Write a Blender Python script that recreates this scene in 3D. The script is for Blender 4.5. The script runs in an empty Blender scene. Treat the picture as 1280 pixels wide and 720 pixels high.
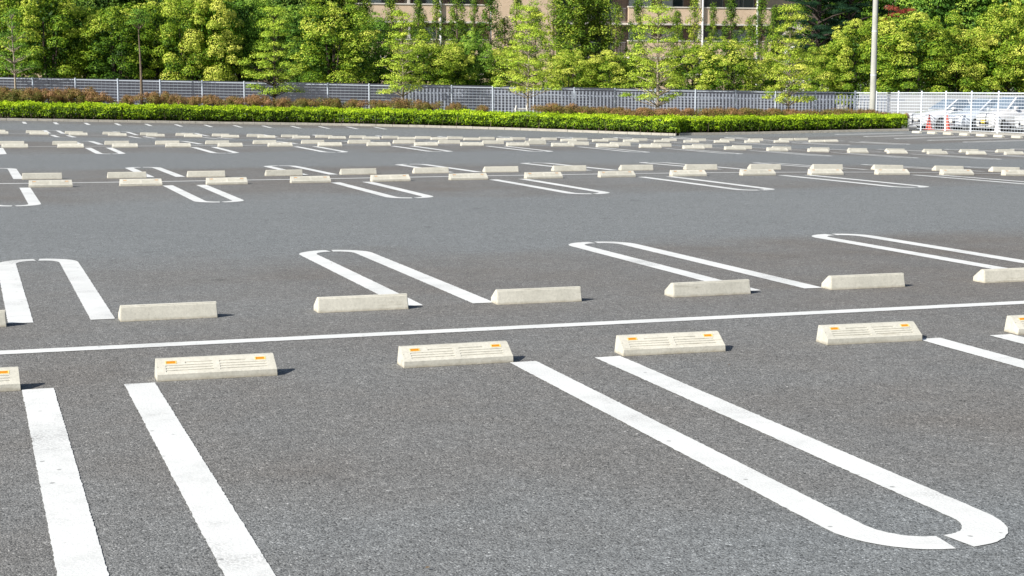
import bpy, bmesh, math, random
import numpy as np
from mathutils import Vector, Matrix

# ------------------------------------------------------------------ scene, camera, light
scene = bpy.context.scene
COL = scene.collection
PI = math.pi

CAM_F, CAM_YAW, CAM_PITCH, CAM_ROLL, CAM_H = 2061.44, 0.319632, 0.128880, 0.000572, 1.515859
cy_, sy_, cp_, sp_ = math.cos(CAM_YAW), math.sin(CAM_YAW), math.cos(CAM_PITCH), math.sin(CAM_PITCH)
fwd = Vector((sy_ * cp_, cy_ * cp_, -sp_))
rgt = Vector((cy_, -sy_, 0.0))
upv = rgt.cross(fwd)
r2 = rgt * math.cos(CAM_ROLL) + upv * math.sin(CAM_ROLL)
u2 = upv * math.cos(CAM_ROLL) - rgt * math.sin(CAM_ROLL)
cd = bpy.data.cameras.new('camera')
cam = bpy.data.objects.new('camera', cd)
COL.objects.link(cam)
cam.matrix_world = Matrix(((r2.x, u2.x, -fwd.x, 0), (r2.y, u2.y, -fwd.y, 0), (r2.z, u2.z, -fwd.z, CAM_H), (0, 0, 0, 1)))
cd.sensor_fit = 'HORIZONTAL'
cd.sensor_width = 36.0
cd.lens = CAM_F / 1280.0 * 36.0
cd.clip_start = 0.1
cd.clip_end = 2000
scene.camera = cam

SUN_EL = math.radians(36)
SUN_FROM = Vector((-0.92, -0.39, 0)).normalized()          # towards the sun, on the ground
sun_dir = Vector((SUN_FROM.x * math.cos(SUN_EL), SUN_FROM.y * math.cos(SUN_EL), math.sin(SUN_EL)))
world = bpy.data.worlds.new("World")
scene.world = world
world.use_nodes = True
wn = world.node_tree
sky = wn.nodes.new('ShaderNodeTexSky')
sky.sky_type = 'NISHITA'
sky.sun_disc = False
sky.sun_elevation = SUN_EL
sky.sun_rotation = math.atan2(SUN_FROM.x, SUN_FROM.y)
sky.air_density = 1.0
sky.dust_density = 1.6
wn.links.new(sky.outputs[0], wn.nodes['Background'].inputs[0])
wn.nodes['Background'].inputs[1].default_value = 0.075
sd = bpy.data.lights.new('sun', 'SUN')
sd.energy = 5.0
sd.angle = math.radians(0.55)
sd.color = (1.0, 0.955, 0.88)
sun = bpy.data.objects.new('sun', sd)
COL.objects.link(sun)
sun.rotation_euler = sun_dir.to_track_quat('Z', 'Y').to_euler()
scene.view_settings.view_transform = 'Standard'
scene.view_settings.look = 'None'
scene.view_settings.exposure = 0.42
scene.view_settings.gamma = 1.0

TERR = [[0.1, 0.027, -0.066, -0.087, -0.066, -0.306, -0.354, -0.328, -0.286, -0.248, -0.216], [0.174, 0.045, -0.12, -0.091, -0.145, -0.572, -0.631, -0.591, -0.528, -0.468, -0.416], [0.198, 0.018, -0.199, -0.26, -0.328, -0.666, -0.763, -0.757, -0.703, -0.643, -0.59], [0.179, -0.023, -0.232, -0.23, -0.325, -0.7, -0.852, -0.86, -0.816, -0.773, -0.738], [0.129, -0.099, -0.322, -0.447, -0.567, -0.864, -1.025, -0.933, -0.888, -0.875, -0.871], [0.075, -0.184, -0.466, -0.712, -0.887, -1.06, -1.198, -0.983, -0.954, -0.979, -1.008], [0.036, -0.2, -0.45, -0.703, -0.916, -1.036, -1.127, -1.034, -1.057, -1.109, -1.158], [0.006, -0.188, -0.375, -0.579, -0.76, -0.893, -1.009, -1.132, -1.208, -1.255, -1.308], [-0.029, -0.21, -0.389, -0.548, -0.683, -0.809, -0.95, -1.132, -1.266, -1.355, -1.435], [-0.061, -0.231, -0.395, -0.536, -0.66, -0.791, -0.946, -1.124, -1.283, -1.413, -1.528], [-0.086, -0.242, -0.391, -0.526, -0.655, -0.794, -0.953, -1.127, -1.296, -1.451, -1.595], [-0.104, -0.248, -0.388, -0.521, -0.656, -0.801, -0.962, -1.136, -1.312, -1.483, -1.647]]

# ------------------------------------------------------------------ helpers
rng = np.random.default_rng(7)
random.seed(7)

def link(o, parent=None):
    COL.objects.link(o)
    if parent is not None:
        o.parent = parent
    return o

def tag(o, label=None, cat=None, group=None, kind=None):
    if label: o['label'] = label
    if cat: o['category'] = cat
    if group: o['group'] = group
    if kind: o['kind'] = kind
    return o

def empty(name, loc=(0, 0, 0), rz=0.0):
    o = bpy.data.objects.new(name, None)
    o.empty_display_size = 0.2
    COL.objects.link(o)
    o.location = loc
    o.rotation_euler = (0, 0, rz)
    return o

def copy_tree(o, parent=None):
    c = o.copy()
    COL.objects.link(c)
    c.parent = parent
    for ch in list(o.children):
        copy_tree(ch, c)
    return c

class MB:
    """collects boxes, tubes and polygons and links them as one mesh object"""
    def __init__(self):
        self.v, self.f, self.s = [], [], []
    def poly(self, pts, faces, smooth=False):
        n = len(self.v)
        self.v += [tuple(p) for p in pts]
        for f in faces:
            self.f.append(tuple(i + n for i in f)); self.s.append(smooth)
    def box(self, x0, x1, y0, y1, z0, z1, M=None):
        p = [Vector((x, y, z)) for z in (z0, z1) for y in (y0, y1) for x in (x0, x1)]
        if M is not None: p = [M @ q for q in p]
        self.poly(p, [(0, 2, 3, 1), (4, 5, 7, 6), (0, 1, 5, 4), (2, 6, 7, 3), (0, 4, 6, 2), (1, 3, 7, 5)])
    def tube(self, pts, rad, seg=8, caps=True, smooth=True):
        pts = [Vector(p) for p in pts]
        rings = []
        for i, p in enumerate(pts):
            d = (pts[min(i + 1, len(pts) - 1)] - pts[max(i - 1, 0)]).normalized()
            a = d.orthogonal().normalized() if abs(d.z) < 0.99 else Vector((1, 0, 0))
            a = (a - d * a.dot(d)).normalized(); b = d.cross(a)
            r = rad[i] if hasattr(rad, '__len__') else rad
            rings.append([p + (a * math.cos(2 * PI * k / seg) + b * math.sin(2 * PI * k / seg)) * r for k in range(seg)])
        F = []
        for i in range(len(pts) - 1):
            for k in range(seg):
                k2 = (k + 1) % seg
                F.append((i * seg + k, i * seg + k2, (i + 1) * seg + k2, (i + 1) * seg + k))
        self.poly([q for r_ in rings for q in r_], F, smooth)
        if caps:
            self.poly(rings[0], [tuple(range(seg))[::-1]]); self.poly(rings[-1], [tuple(range(seg))])
    def mesh(self, name, mat):
        me = bpy.data.meshes.new(name)
        me.from_pydata(self.v, [], self.f)
        me.polygons.foreach_set('use_smooth', self.s)
        me.materials.append(mat)
        me.update()
        return me
    def build(self, name, mat, parent=None, bevel=0.0):
        o = bpy.data.objects.new(name, self.mesh(name, mat))
        if bevel:
            m = o.modifiers.new('bevel', 'BEVEL'); m.width = bevel; m.segments = 2; m.limit_method = 'ANGLE'
        return link(o, parent)

def mesh_obj(name, me, parent=None, loc=None):
    o = bpy.data.objects.new(name, me)
    if loc: o.location = loc
    return link(o, parent)

# ------------------------------------------------------------------ the lie of the land: a lot that drains gently to the far right
KX0, KY0, KS = -16.0, 10.0, 8.0
TG = np.array([[0.0] * 11] + TERR)
def _w(v, k0, n):
    s = np.clip((np.asarray(v, float) - k0) / KS, 0, n - 1 - 1e-9)
    i = s.astype(int); u = s - i
    w = [(1 - u) ** 3 / 6, (3 * u ** 3 - 6 * u * u + 4) / 6, (-3 * u ** 3 + 3 * u * u + 3 * u + 1) / 6, u ** 3 / 6]
    idx = [np.clip(i - 1 + a, 0, n - 1) for a in range(4)]
    return w, idx
def gz(X, Y):
    wx, ix = _w(X, KX0, 11); wy, iy = _w(Y, KY0, 13)
    o = 0.0
    for a in range(4):
        for b in range(4):
            o = o + wx[a] * wy[b] * TG[iy[b], ix[a]]
    return o
def g1(x, y): return float(gz(np.array([x]), np.array([y]))[0])

# ------------------------------------------------------------------ materials
def mat(name):
    m = bpy.data.materials.new(name); m.use_nodes = True
    nt = m.node_tree
    return m, nt, nt.nodes['Principled BSDF']
def N(nt, kind, **kw):
    n = nt.nodes.new(kind)
    for k, v in kw.items():
        if isinstance(k, str) and hasattr(n, k): setattr(n, k, v)
    return n
def sv(node, **kw):
    for k, v in kw.items():
        node.inputs[k.replace('_', ' ')].default_value = v
def noise(nt, vec, scale, detail=3.0, rough=0.55, out='Fac'):
    n = nt.nodes.new('ShaderNodeTexNoise')
    n.inputs['Scale'].default_value = scale; n.inputs['Detail'].default_value = detail; n.inputs['Roughness'].default_value = rough
    if vec is not None: nt.links.new(vec, n.inputs['Vector'])
    return n.outputs[out]
def ramp(nt, fac, stops, interp='LINEAR'):
    r = nt.nodes.new('ShaderNodeValToRGB'); r.color_ramp.interpolation = interp
    e = r.color_ramp.elements
    while len(e) < len(stops): e.new(0.5)
    for el, (p, c) in zip(e, stops):
        el.position = p; el.color = (c[0], c[1], c[2], 1) if hasattr(c, '__len__') else (c, c, c, 1)
    nt.links.new(fac, r.inputs[0])
    return r.outputs[0]
def mix(nt, fac, a, b, mode='MIX'):
    m = nt.nodes.new('ShaderNodeMix'); m.data_type = 'RGBA'; m.blend_type = mode
    def put(s, v):
        if hasattr(v, 'links') or hasattr(v, 'is_linked'): nt.links.new(v, s)
        else: s.default_value = v if not hasattr(v, '__len__') or len(v) == 4 else (*v, 1)
    put(m.inputs[0], fac); put(m.inputs[6], a); put(m.inputs[7], b)
    return m.outputs[2]
def maths(nt, op, a, b=0.0, clamp=False):
    m = nt.nodes.new('ShaderNodeMath'); m.operation = op; m.use_clamp = clamp
    for s, v in ((m.inputs[0], a), (m.inputs[1], b)):
        if hasattr(v, 'is_linked'): nt.links.new(v, s)
        else: s.default_value = v
    return m.outputs[0]
def wpos(nt): return nt.nodes.new('ShaderNodeNewGeometry').outputs['Position']
def opos(nt): return nt.nodes.new('ShaderNodeTexCoord').outputs['Object']
def bump(nt, bsdf, h, strength=0.3, dist=0.01):
    b = nt.nodes.new('ShaderNodeBump'); b.inputs['Strength'].default_value = strength; b.inputs['Distance'].default_value = dist
    nt.links.new(h, b.inputs['Height']); nt.links.new(b.outputs[0], bsdf.inputs['Normal'])
def setc(nt, bsdf, c): nt.links.new(c, bsdf.inputs['Base Color'])
def plain(name, c, rough=0.6, metal=0.0, var=0.12, scale=3.0, coat=0.0):
    m, nt, b = mat(name)
    n = noise(nt, opos(nt), scale, 4)
    lo = [x * (1 - var) for x in c]; hi = [min(1, x * (1 + var)) for x in c]
    setc(nt, b, ramp(nt, n, [(0.3, lo), (0.7, hi)]))
    b.inputs['Roughness'].default_value = rough; b.inputs['Metallic'].default_value = metal
    if coat: b.inputs['Coat Weight'].default_value = coat
    return m

# asphalt: grey aggregate, bluer and cleaner in the aisles, browner where cars stand
def make_asphalt():
    m, nt, b = mat('asphalt')
    P = wpos(nt)
    sep = nt.nodes.new('ShaderNodeSeparateXYZ'); nt.links.new(P, sep.inputs[0])
    # the bays repeat every 16.24 m: centre line at 9.39, aisle midway
    ph = maths(nt, 'FRACT', maths(nt, 'DIVIDE', maths(nt, 'ADD', sep.outputs[1], -9.39 + 16.24 * 4), 16.24))
    dist = maths(nt, 'MULTIPLY', maths(nt, 'ABSOLUTE', maths(nt, 'SUBTRACT', ph, 0.5)), 2.0)      # 1 at the centre line, 0 mid aisle
    wob = noise(nt, P, 0.35, 3)
    dd = maths(nt, 'ADD', dist, maths(nt, 'MULTIPLY', maths(nt, 'SUBTRACT', wob, 0.5), 0.55))
    bay = ramp(nt, dd, [(0.36, 0.0), (0.60, 1.0)])
    stain = ramp(nt, noise(nt, P, 0.9, 5, 0.6), [(0.40, 0.0), (0.68, 1.0)])
    base = mix(nt, bay, (0.202, 0.215, 0.220), (0.186, 0.180, 0.171))
    # faint paths of the wheels, one to each wheel stop
    tx = maths(nt, 'ABSOLUTE', maths(nt, 'SUBTRACT', maths(nt, 'FRACT', maths(nt, 'DIVIDE', maths(nt, 'ADD', sep.outputs[0], -1.16 + 50), 1.25)), 0.5))
    tr = ramp(nt, maths(nt, 'ADD', tx, maths(nt, 'MULTIPLY', maths(nt, 'SUBTRACT', noise(nt, P, 1.3, 4), 0.5), 0.3)), [(0.30, 0.0), (0.46, 1.0)])
    base = mix(nt, maths(nt, 'MULTIPLY', tr, maths(nt, 'MULTIPLY', bay, 0.5)), base, (0.160, 0.157, 0.152))
    base = mix(nt, maths(nt, 'MULTIPLY', stain, maths(nt, 'MULTIPLY', bay, 0.85)), base, (0.166, 0.148, 0.130))
    base = mix(nt, ramp(nt, noise(nt, P, 0.13, 4, 0.6), [(0.35, 0.0), (0.68, 0.65)]), base, (0.226, 0.240, 0.244))
    # aggregate
    v = nt.nodes.new('ShaderNodeTexVoronoi'); v.inputs['Scale'].default_value = 165.0; nt.links.new(P, v.inputs['Vector'])
    sp = nt.nodes.new('ShaderNodeSeparateColor'); nt.links.new(v.outputs['Color'], sp.inputs[0])
    stone = ramp(nt, sp.outputs[0], [(0.0, 0.34), (0.22, 0.80), (0.75, 1.10), (0.95, 1.35), (1.0, 2.4)])
    v2 = nt.nodes.new('ShaderNodeTexVoronoi'); v2.inputs['Scale'].default_value = 62.0; nt.links.new(P, v2.inputs['Vector'])
    sp2 = nt.nodes.new('ShaderNodeSeparateColor'); nt.links.new(v2.outputs['Color'], sp2.inputs[0])
    stone2 = ramp(nt, sp2.outputs[1], [(0.0, 0.86), (0.15, 0.95), (0.85, 1.02), (0.97, 1.12), (1.0, 1.5)])
    hole_shade = ramp(nt, noise(nt, P, 120, 2), [(0.34, 0.16), (0.43, 1.0)])  # dark specks painted for the shade in small holes
    g3 = ramp(nt, noise(nt, P, 16, 4, 0.7), [(0.3, 0.86), (0.7, 1.12)])
    g4 = ramp(nt, noise(nt, P, 5.0, 5, 0.7), [(0.3, 0.93), (0.7, 1.06)])
    c = mix(nt, 0.85, base, stone, 'MULTIPLY')
    c = mix(nt, 1.0, c, stone2, 'MULTIPLY')
    c = mix(nt, 0.8, c, hole_shade, 'MULTIPLY')
    c = mix(nt, 1.0, c, g3, 'MULTIPLY')
    c = mix(nt, 1.0, c, g4, 'MULTIPLY')
    # shade in open pits between the stones, painted as dark dots
    v3 = nt.nodes.new('ShaderNodeTexVoronoi'); v3.inputs['Scale'].default_value = 78.0; nt.links.new(P, v3.inputs['Vector'])
    sp3 = nt.nodes.new('ShaderNodeSeparateColor'); nt.links.new(v3.outputs['Color'], sp3.inputs[0])
    pit_shade = maths(nt, 'ADD', ramp(nt, sp3.outputs[0], [(0.16, 0.0), (0.24, 1.0)]), ramp(nt, v3.outputs['Distance'], [(0.30, 0.0), (0.50, 1.0)]), True)
    c = mix(nt, 0.75, c, ramp(nt, pit_shade, [(0.0, 0.30), (1.0, 1.03)]), 'MULTIPLY')
    # a few oil and tyre blots
    blot = nt.nodes.new('ShaderNodeTexVoronoi'); blot.inputs['Scale'].default_value = 0.75; nt.links.new(P, blot.inputs['Vector'])
    bl = ramp(nt, maths(nt, 'ADD', blot.outputs['Distance'], maths(nt, 'MULTIPLY', noise(nt, P, 9, 3), 0.12)), [(0.05, 0.50), (0.13, 1.0)])
    c = mix(nt, 1.0, c, bl, 'MULTIPLY')
    setc(nt, b, c)
    b.inputs['Roughness'].default_value = 0.82
    b.inputs['Specular IOR Level'].default_value = 0.35
    h = maths(nt, 'ADD', maths(nt, 'MULTIPLY', v.outputs['Distance'], -1.0), maths(nt, 'MULTIPLY', noise(nt, P, 40, 3), 1.0))
    bump(nt, b, h, 0.55, 0.005)
    return m
def make_paint():
    m, nt, b = mat('road_paint')
    P = wpos(nt)
    c = ramp(nt, noise(nt, P, 1.7, 5, 0.6), [(0.35, (0.66, 0.675, 0.665)), (0.65, (0.745, 0.757, 0.745))])
    grain = ramp(nt, noise(nt, P, 130, 2), [(0.27, 0.72), (0.42, 1.0)])
    c = mix(nt, 0.55, c, grain, 'MULTIPLY')
    v = nt.nodes.new('ShaderNodeTexVoronoi'); v.inputs['Scale'].default_value = 7.0; nt.links.new(P, v.inputs['Vector'])
    chip = ramp(nt, maths(nt, 'ADD', v.outputs['Distance'], maths(nt, 'MULTIPLY', noise(nt, P, 60, 2), 0.06)), [(0.085, 0.42), (0.11, 1.0)])
    c = mix(nt, 0.8, c, chip, 'MULTIPLY')
    scuff = ramp(nt, noise(nt, P, 3.2, 6, 0.75), [(0.52, 1.0), (0.8, 0.80)])
    c = mix(nt, 1.0, c, scuff, 'MULTIPLY')
    # worn spots where the stones of the asphalt show through
    wear = maths(nt, 'MULTIPLY', ramp(nt, noise(nt, P, 1.1, 5, 0.65), [(0.54, 0.0), (0.72, 1.0)]), ramp(nt, noise(nt, P, 105, 2), [(0.47, 0.0), (0.53, 1.0)]))
    c = mix(nt, maths(nt, 'MULTIPLY', wear, 0.75), c, (0.24, 0.24, 0.235))
    setc(nt, b, c)
    b.inputs['Roughness'].default_value = 0.7
    bump(nt, b, noise(nt, P, 90, 3), 0.35, 0.004)
    return m
def make_concrete(name, c1, c2, sc=6.0, dirt=False):
    m, nt, b = mat(name)
    P = opos(nt)
    W = wpos(nt)
    c = ramp(nt, noise(nt, W, sc, 5, 0.6), [(0.3, c1), (0.7, c2)])
    oi = nt.nodes.new('ShaderNodeObjectInfo')
    c = mix(nt, 1.0, c, ramp(nt, oi.outputs['Random'], [(0, (0.90, 0.90, 0.89)), (1, (1.06, 1.05, 1.03))]), 'MULTIPLY')
    c = mix(nt, 1.0, c, ramp(nt, noise(nt, W, 55, 4, 0.7), [(0.3, 0.86), (0.6, 1.03)]), 'MULTIPLY')
    v = nt.nodes.new('ShaderNodeTexVoronoi'); v.inputs['Scale'].default_value = 60; nt.links.new(W, v.inputs['Vector'])
    c = mix(nt, 0.7, c, ramp(nt, v.outputs['Distance'], [(0.08, 0.62), (0.16, 1.0)]), 'MULTIPLY')
    if not dirt:
        setc(nt, b, c); b.inputs['Roughness'].default_value = 0.85; bump(nt, b, noise(nt, W, 70, 4, 0.7), 0.3, 0.004)
        return m
    # splashed dirt near the foot and a few rubber scuffs
    so = nt.nodes.new('ShaderNodeSeparateXYZ'); nt.links.new(P, so.inputs[0])
    foot = maths(nt, 'ADD', maths(nt, 'MULTIPLY', so.outputs[2], 22.0), maths(nt, 'MULTIPLY', noise(nt, W, 18, 4, 0.7), 0.7))
    c = mix(nt, 1.0, c, ramp(nt, foot, [(0.30, (0.66, 0.62, 0.56)), (0.75, (1, 1, 1))]), 'MULTIPLY')
    mp = nt.nodes.new('ShaderNodeMapping'); mp.inputs['Scale'].default_value = (3.5, 14, 30); nt.links.new(W, mp.inputs['Vector'])
    c = mix(nt, 1.0, c, ramp(nt, noise(nt, mp.outputs[0], 1.0, 4, 0.6), [(0.60, (1, 1, 1)), (0.74, (0.70, 0.68, 0.64))]), 'MULTIPLY')
    setc(nt, b, c)
    b.inputs['Roughness'].default_value = 0.85
    bump(nt, b, noise(nt, W, 70, 4, 0.7), 0.3, 0.004)
    return m

def make_leaf(name, stops, rough=0.55, transl=0.10, spread=0.25):
    m, nt, b = mat(name)
    at = nt.nodes.new('ShaderNodeAttribute'); at.attribute_name = 'tone'
    oi = nt.nodes.new('ShaderNodeObjectInfo')
    f = maths(nt, 'ADD', at.outputs['Fac'], maths(nt, 'MULTIPLY', maths(nt, 'SUBTRACT', oi.outputs['Random'], 0.5), spread))
    c = ramp(nt, f, stops)
    setc(nt, b, c)
    b.inputs['Roughness'].default_value = rough
    b.inputs['Specular IOR Level'].default_value = 0.15
    tr = nt.nodes.new('ShaderNodeBsdfTranslucent')
    hs = nt.nodes.new('ShaderNodeHueSaturation'); hs.inputs['Saturation'].default_value = 1.15; hs.inputs['Value'].default_value = 1.15
    nt.links.new(c, hs.inputs['Color']); nt.links.new(hs.outputs[0], tr.inputs[0])
    mx = nt.nodes.new('ShaderNodeMixShader'); mx.inputs[0].default_value = transl
    nt.links.new(b.outputs[0], mx.inputs[1]); nt.links.new(tr.outputs[0], mx.inputs[2])
    nt.links.new(mx.outputs[0], nt.nodes['Material Output'].inputs[0])
    return m

M = {}
M['asphalt'] = make_asphalt()
M['paint'] = make_paint()
M['stop'] = make_concrete('stop_concrete', (0.52, 0.51, 0.45), (0.625, 0.612, 0.545), dirt=True)
M['kerb'] = make_concrete('kerb_concrete', (0.34, 0.33, 0.29), (0.48, 0.46, 0.41))
M['pole'] = make_concrete('pole_concrete', (0.37, 0.38, 0.355), (0.48, 0.49, 0.46), 1.5)
M['wall_grey'] = make_concrete('light_wall', (0.42, 0.44, 0.47), (0.54, 0.56, 0.58), 0.6)
M['wall_shaded'] = make_concrete('tree_shade_wall', (0.045, 0.05, 0.065), (0.065, 0.07, 0.09), 0.6)  # near black stands for the shade under the trees
M['orange'] = plain('orange_reflector', (0.66, 0.24, 0.012), 0.3, var=0.15, scale=90)
M['yellow'] = plain('yellow_reflector_frame', (0.72, 0.56, 0.22), 0.35)
M['slot'] = plain('slot_shadow', (0.12, 0.11, 0.09), 0.9)  # dark colour in place of shadow inside the slot
M['white_metal'] = plain('white_fence_metal', (0.72, 0.78, 0.86), 0.4, var=0.05)
M['shaded_metal'] = plain('shaded_fence_metal', (0.50, 0.56, 0.64), 0.45, var=0.08)  # the white fence metal again, darkened for shade on the far run
M['picket'] = plain('shaded_picket', (0.30, 0.33, 0.39), 0.5, var=0.1)  # darkened to grey-blue in place of tree shade
M['soil'] = plain('bed_soil', (0.16, 0.12, 0.08), 0.95, var=0.35, scale=3)
M['ground'] = plain('rough_ground', (0.10, 0.11, 0.06), 0.95, var=0.4, scale=0.4)
M['bark'] = plain('bark', (0.16, 0.125, 0.09), 0.9, var=0.4, scale=14)
M['bark_pale'] = plain('pale_bark', (0.34, 0.29, 0.22), 0.85, var=0.3, scale=10)
M['bark_dark'] = plain('dark_bark', (0.055, 0.042, 0.034), 0.95, var=0.3, scale=10)
M['stake'] = plain('white_stake', (0.75, 0.74, 0.70), 0.6)
G_ = lambda *a: a
M['leaf_laurel'] = make_leaf('laurel_leaf', [(0.0, (0.018, 0.050, 0.007)), (0.35, (0.10, 0.21, 0.016)), (0.62, (0.31, 0.44, 0.035)), (1.0, (0.72, 0.74, 0.14))])
M['leaf_green'] = make_leaf('green_leaf', [(0.0, (0.028, 0.08, 0.014)), (0.5, (0.15, 0.31, 0.035)), (1.0, (0.42, 0.58, 0.08))])
M['leaf_lime'] = make_leaf('lime_leaf', [(0.0, (0.07, 0.15, 0.02)), (0.5, (0.34, 0.50, 0.045)), (1.0, (0.70, 0.76, 0.12))])
M['leaf_column'] = make_leaf('column_leaf', [(0.0, (0.03, 0.08, 0.010)), (0.5, (0.15, 0.26, 0.025)), (1.0, (0.44, 0.50, 0.06))])
M['leaf_dark'] = make_leaf('dark_leaf', [(0.0, (0.014, 0.04, 0.008)), (0.6, (0.055, 0.125, 0.018)), (1.0, (0.18, 0.28, 0.045))])
M['leaf_pine'] = make_leaf('pine_needles', [(0.0, (0.010, 0.032, 0.018)), (0.6, (0.022, 0.065, 0.030)), (1.0, (0.05, 0.12, 0.045))], transl=0.15)
M['leaf_maple'] = make_leaf('red_maple_leaf', [(0.0, (0.18, 0.018, 0.012)), (0.6, (0.30, 0.06, 0.045)), (1.0, (0.44, 0.14, 0.10))])
M['leaf_hedge'] = make_leaf('hedge_leaf', [(0.0, (0.02, 0.04, 0.006)), (0.35, (0.11, 0.21, 0.012)), (0.7, (0.33, 0.52, 0.016)), (1.0, (0.58, 0.74, 0.035))], spread=0.0)
M['leaf_red'] = make_leaf('red_shrub_leaf', [(0.0, (0.06, 0.10, 0.02)), (0.35, (0.16, 0.18, 0.035)), (0.65, (0.25, 0.155, 0.06)), (1.0, (0.40, 0.23, 0.12))], spread=0.3)

# ------------------------------------------------------------------ the ground
def grid_sheet(xs, ys, zf, name, m, kind='structure'):
    X, Y = np.meshgrid(xs, ys)
    Z = zf(X, Y)
    V = np.stack([X, Y, Z], -1).reshape(-1, 3)
    nx_, ny_ = len(xs), len(ys)
    idx = np.arange(nx_ * ny_).reshape(ny_, nx_)
    F = np.stack([idx[:-1, :-1], idx[:-1, 1:], idx[1:, 1:], idx[1:, :-1]], -1).reshape(-1, 4)
    me = bpy.data.meshes.new(name)
    me.from_pydata(V.tolist(), [], F.tolist()); me.materials.append(m)
    me.polygons.foreach_set('use_smooth', [True] * len(F))
    o = mesh_obj(name, me); tag(o, kind=kind)
    return o
grid_sheet(np.concatenate([np.linspace(-700, -40, 12), np.arange(-24, 82, 4.0), np.linspace(100, 900, 12)]),
           np.concatenate([np.linspace(-400, -20, 8), np.arange(-8, 130, 4.0), np.linspace(150, 1200, 14)]),
           lambda X, Y: gz(X, Y) - 0.06, 'ground', M['ground'])
grid_sheet(np.arange(-20, 77, 1.0), np.arange(-6, 86, 1.0), lambda X, Y: gz(X, Y), 'asphalt', M['asphalt'])

# ------------------------------------------------------------------ painted lines
def dense(path, step):
    out = [path[0]]
    for a, b in zip(path[:-1], path[1:]):
        n = max(1, int(math.hypot(b[0] - a[0], b[1] - a[1]) / step))
        for k in range(1, n + 1): out.append((a[0] + (b[0] - a[0]) * k / n, a[1] + (b[1] - a[1]) * k / n))
    return out
def strip(mb, path, w, step=0.03, jag=0.0013, dz=0.003):
    """painted stripe along a centre path, its edges following the stones of the asphalt"""
    p = np.array(dense(path, step))
    d = np.zeros_like(p); d[1:-1] = p[2:] - p[:-2]; d[0] = p[1] - p[0]; d[-1] = p[-1] - p[-2]
    d /= np.linalg.norm(d, axis=1)[:, None]
    n = np.stack([-d[:, 1], d[:, 0]], -1)
    j1 = rng.normal(0, jag, len(p))[:, None]; j2 = rng.normal(0, jag, len(p))[:, None]
    A = p + n * (w / 2 + j1); B = p - n * (w / 2 + j2)
    P = np.concatenate([A, B]); Z = gz(P[:, 0], P[:, 1]) + dz
    V = np.concatenate([P, Z[:, None]], 1); k = len(p)
    mb.poly(V.tolist(), [(i, k + i, k + i + 1, i + 1) for i in range(k - 1)])
def line_loop(xc, y0, y1, step, swap=False):
    """two J shaped stripes that almost meet: a bay divider. Runs along Y from y0 (open end) to y1 (round end)"""
    s = 1 if y1 > y0 else -1
    w = 0.15; R_ = 0.245
    mb = MB()
    gap = rng.uniform(0.012, 0.028)
    for sd_ in (-1, 1):
        jx = rng.normal(0, 0.004)
        path = [(xc + sd_ * R_ + jx, y0 + rng.normal(0, 0.006)), (xc + sd_ * R_ + jx, y1 - s * (0.075 + 0.27))]
        for k in range(1, 9):
            a = k / 8 * PI / 2
            rx = R_ - 0.02; ry = 0.27
            path.append((xc + sd_ * (0.02 + rx * math.cos(a)) + jx * (1 - k / 8), y1 - s * (0.075 + 0.27) + s * ry * math.sin(a)))
        path[-1] = (xc + sd_ * gap, path[-1][1])
        strip(mb, path, w, step)
    o = mb.build('parking_line', M['paint']); tag(o, kind='structure')
    return o
X0, DX = 0.859, 1.25
SL = 0.603
# stripes between the bays: gap centres lie between stop 2k-1 and stop 2k of every row
def gapx(k): return X0 + DX * k - (DX - SL) / 2
def gaps(lo, hi): return [k for k in range(lo, hi + 1) if k % 2 == 0]
for k in gaps(0, 6): line_loop(gapx(k) + 0.0, 8.24, 4.48, 0.02)
for k in gaps(0, 8): line_loop(gapx(k) + 0.0, 10.52, 14.37, 0.025)
for k in gaps(0, 18): line_loop(gapx(k), 24.48, 20.72, 0.06)
for k in gaps(0, 18): line_loop(gapx(k), 26.85, 30.65, 0.06)
for k in gaps(0, 24): line_loop(gapx(k), 40.68, 36.92, 0.15)
for k in gaps(0, 26): line_loop(gapx(k), 43.05, 46.85, 0.15)
for k in gaps(0, 26): line_loop(gapx(k), 57.19, 53.43, 0.2)
for k in gaps(0, 24): line_loop(gapx(k), 59.55, 63.3, 0.2)
for (yl, x0, x1) in ((9.39, -8, 22), (25.56, -8, 32), (41.78, -8, 36), (58.28, -8, 33.2)):
    mb = MB(); strip(mb, [(x0, yl + 0.01), (x1, yl)], 0.13, 0.05 if yl < 12 else 0.3); tag(mb.build('parking_line', M['paint']), kind='structure')
for k in range(-1, 13):
    mb = MB(); x = 2.29 + 0.075 + 1.25 * k
    strip(mb, [(x, 72.0), (x, 69.9)], 0.15, 0.3); tag(mb.build('parking_line', M['paint']), kind='structure')
# bays along the right hand fence
STOPX = 39.75
for k in range(0, 9, 2):
    yc = 63.6 - 0.3 - k * 1.22 + 1.22 / 2
    mb = MB()
    for s in (-1, 1):
        path = [(39.5, yc + s * 0.245), (36.3, yc + s * 0.245)] + [(36.3 - 0.27 * math.sin(a), yc + s * (0.02 + 0.225 * math.cos(a))) for a in (0.4, 0.8, 1.2, 1.57)]
        strip(mb, path, 0.15, 0.2)
    tag(mb.build('parking_line', M['paint']), kind='structure')

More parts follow.
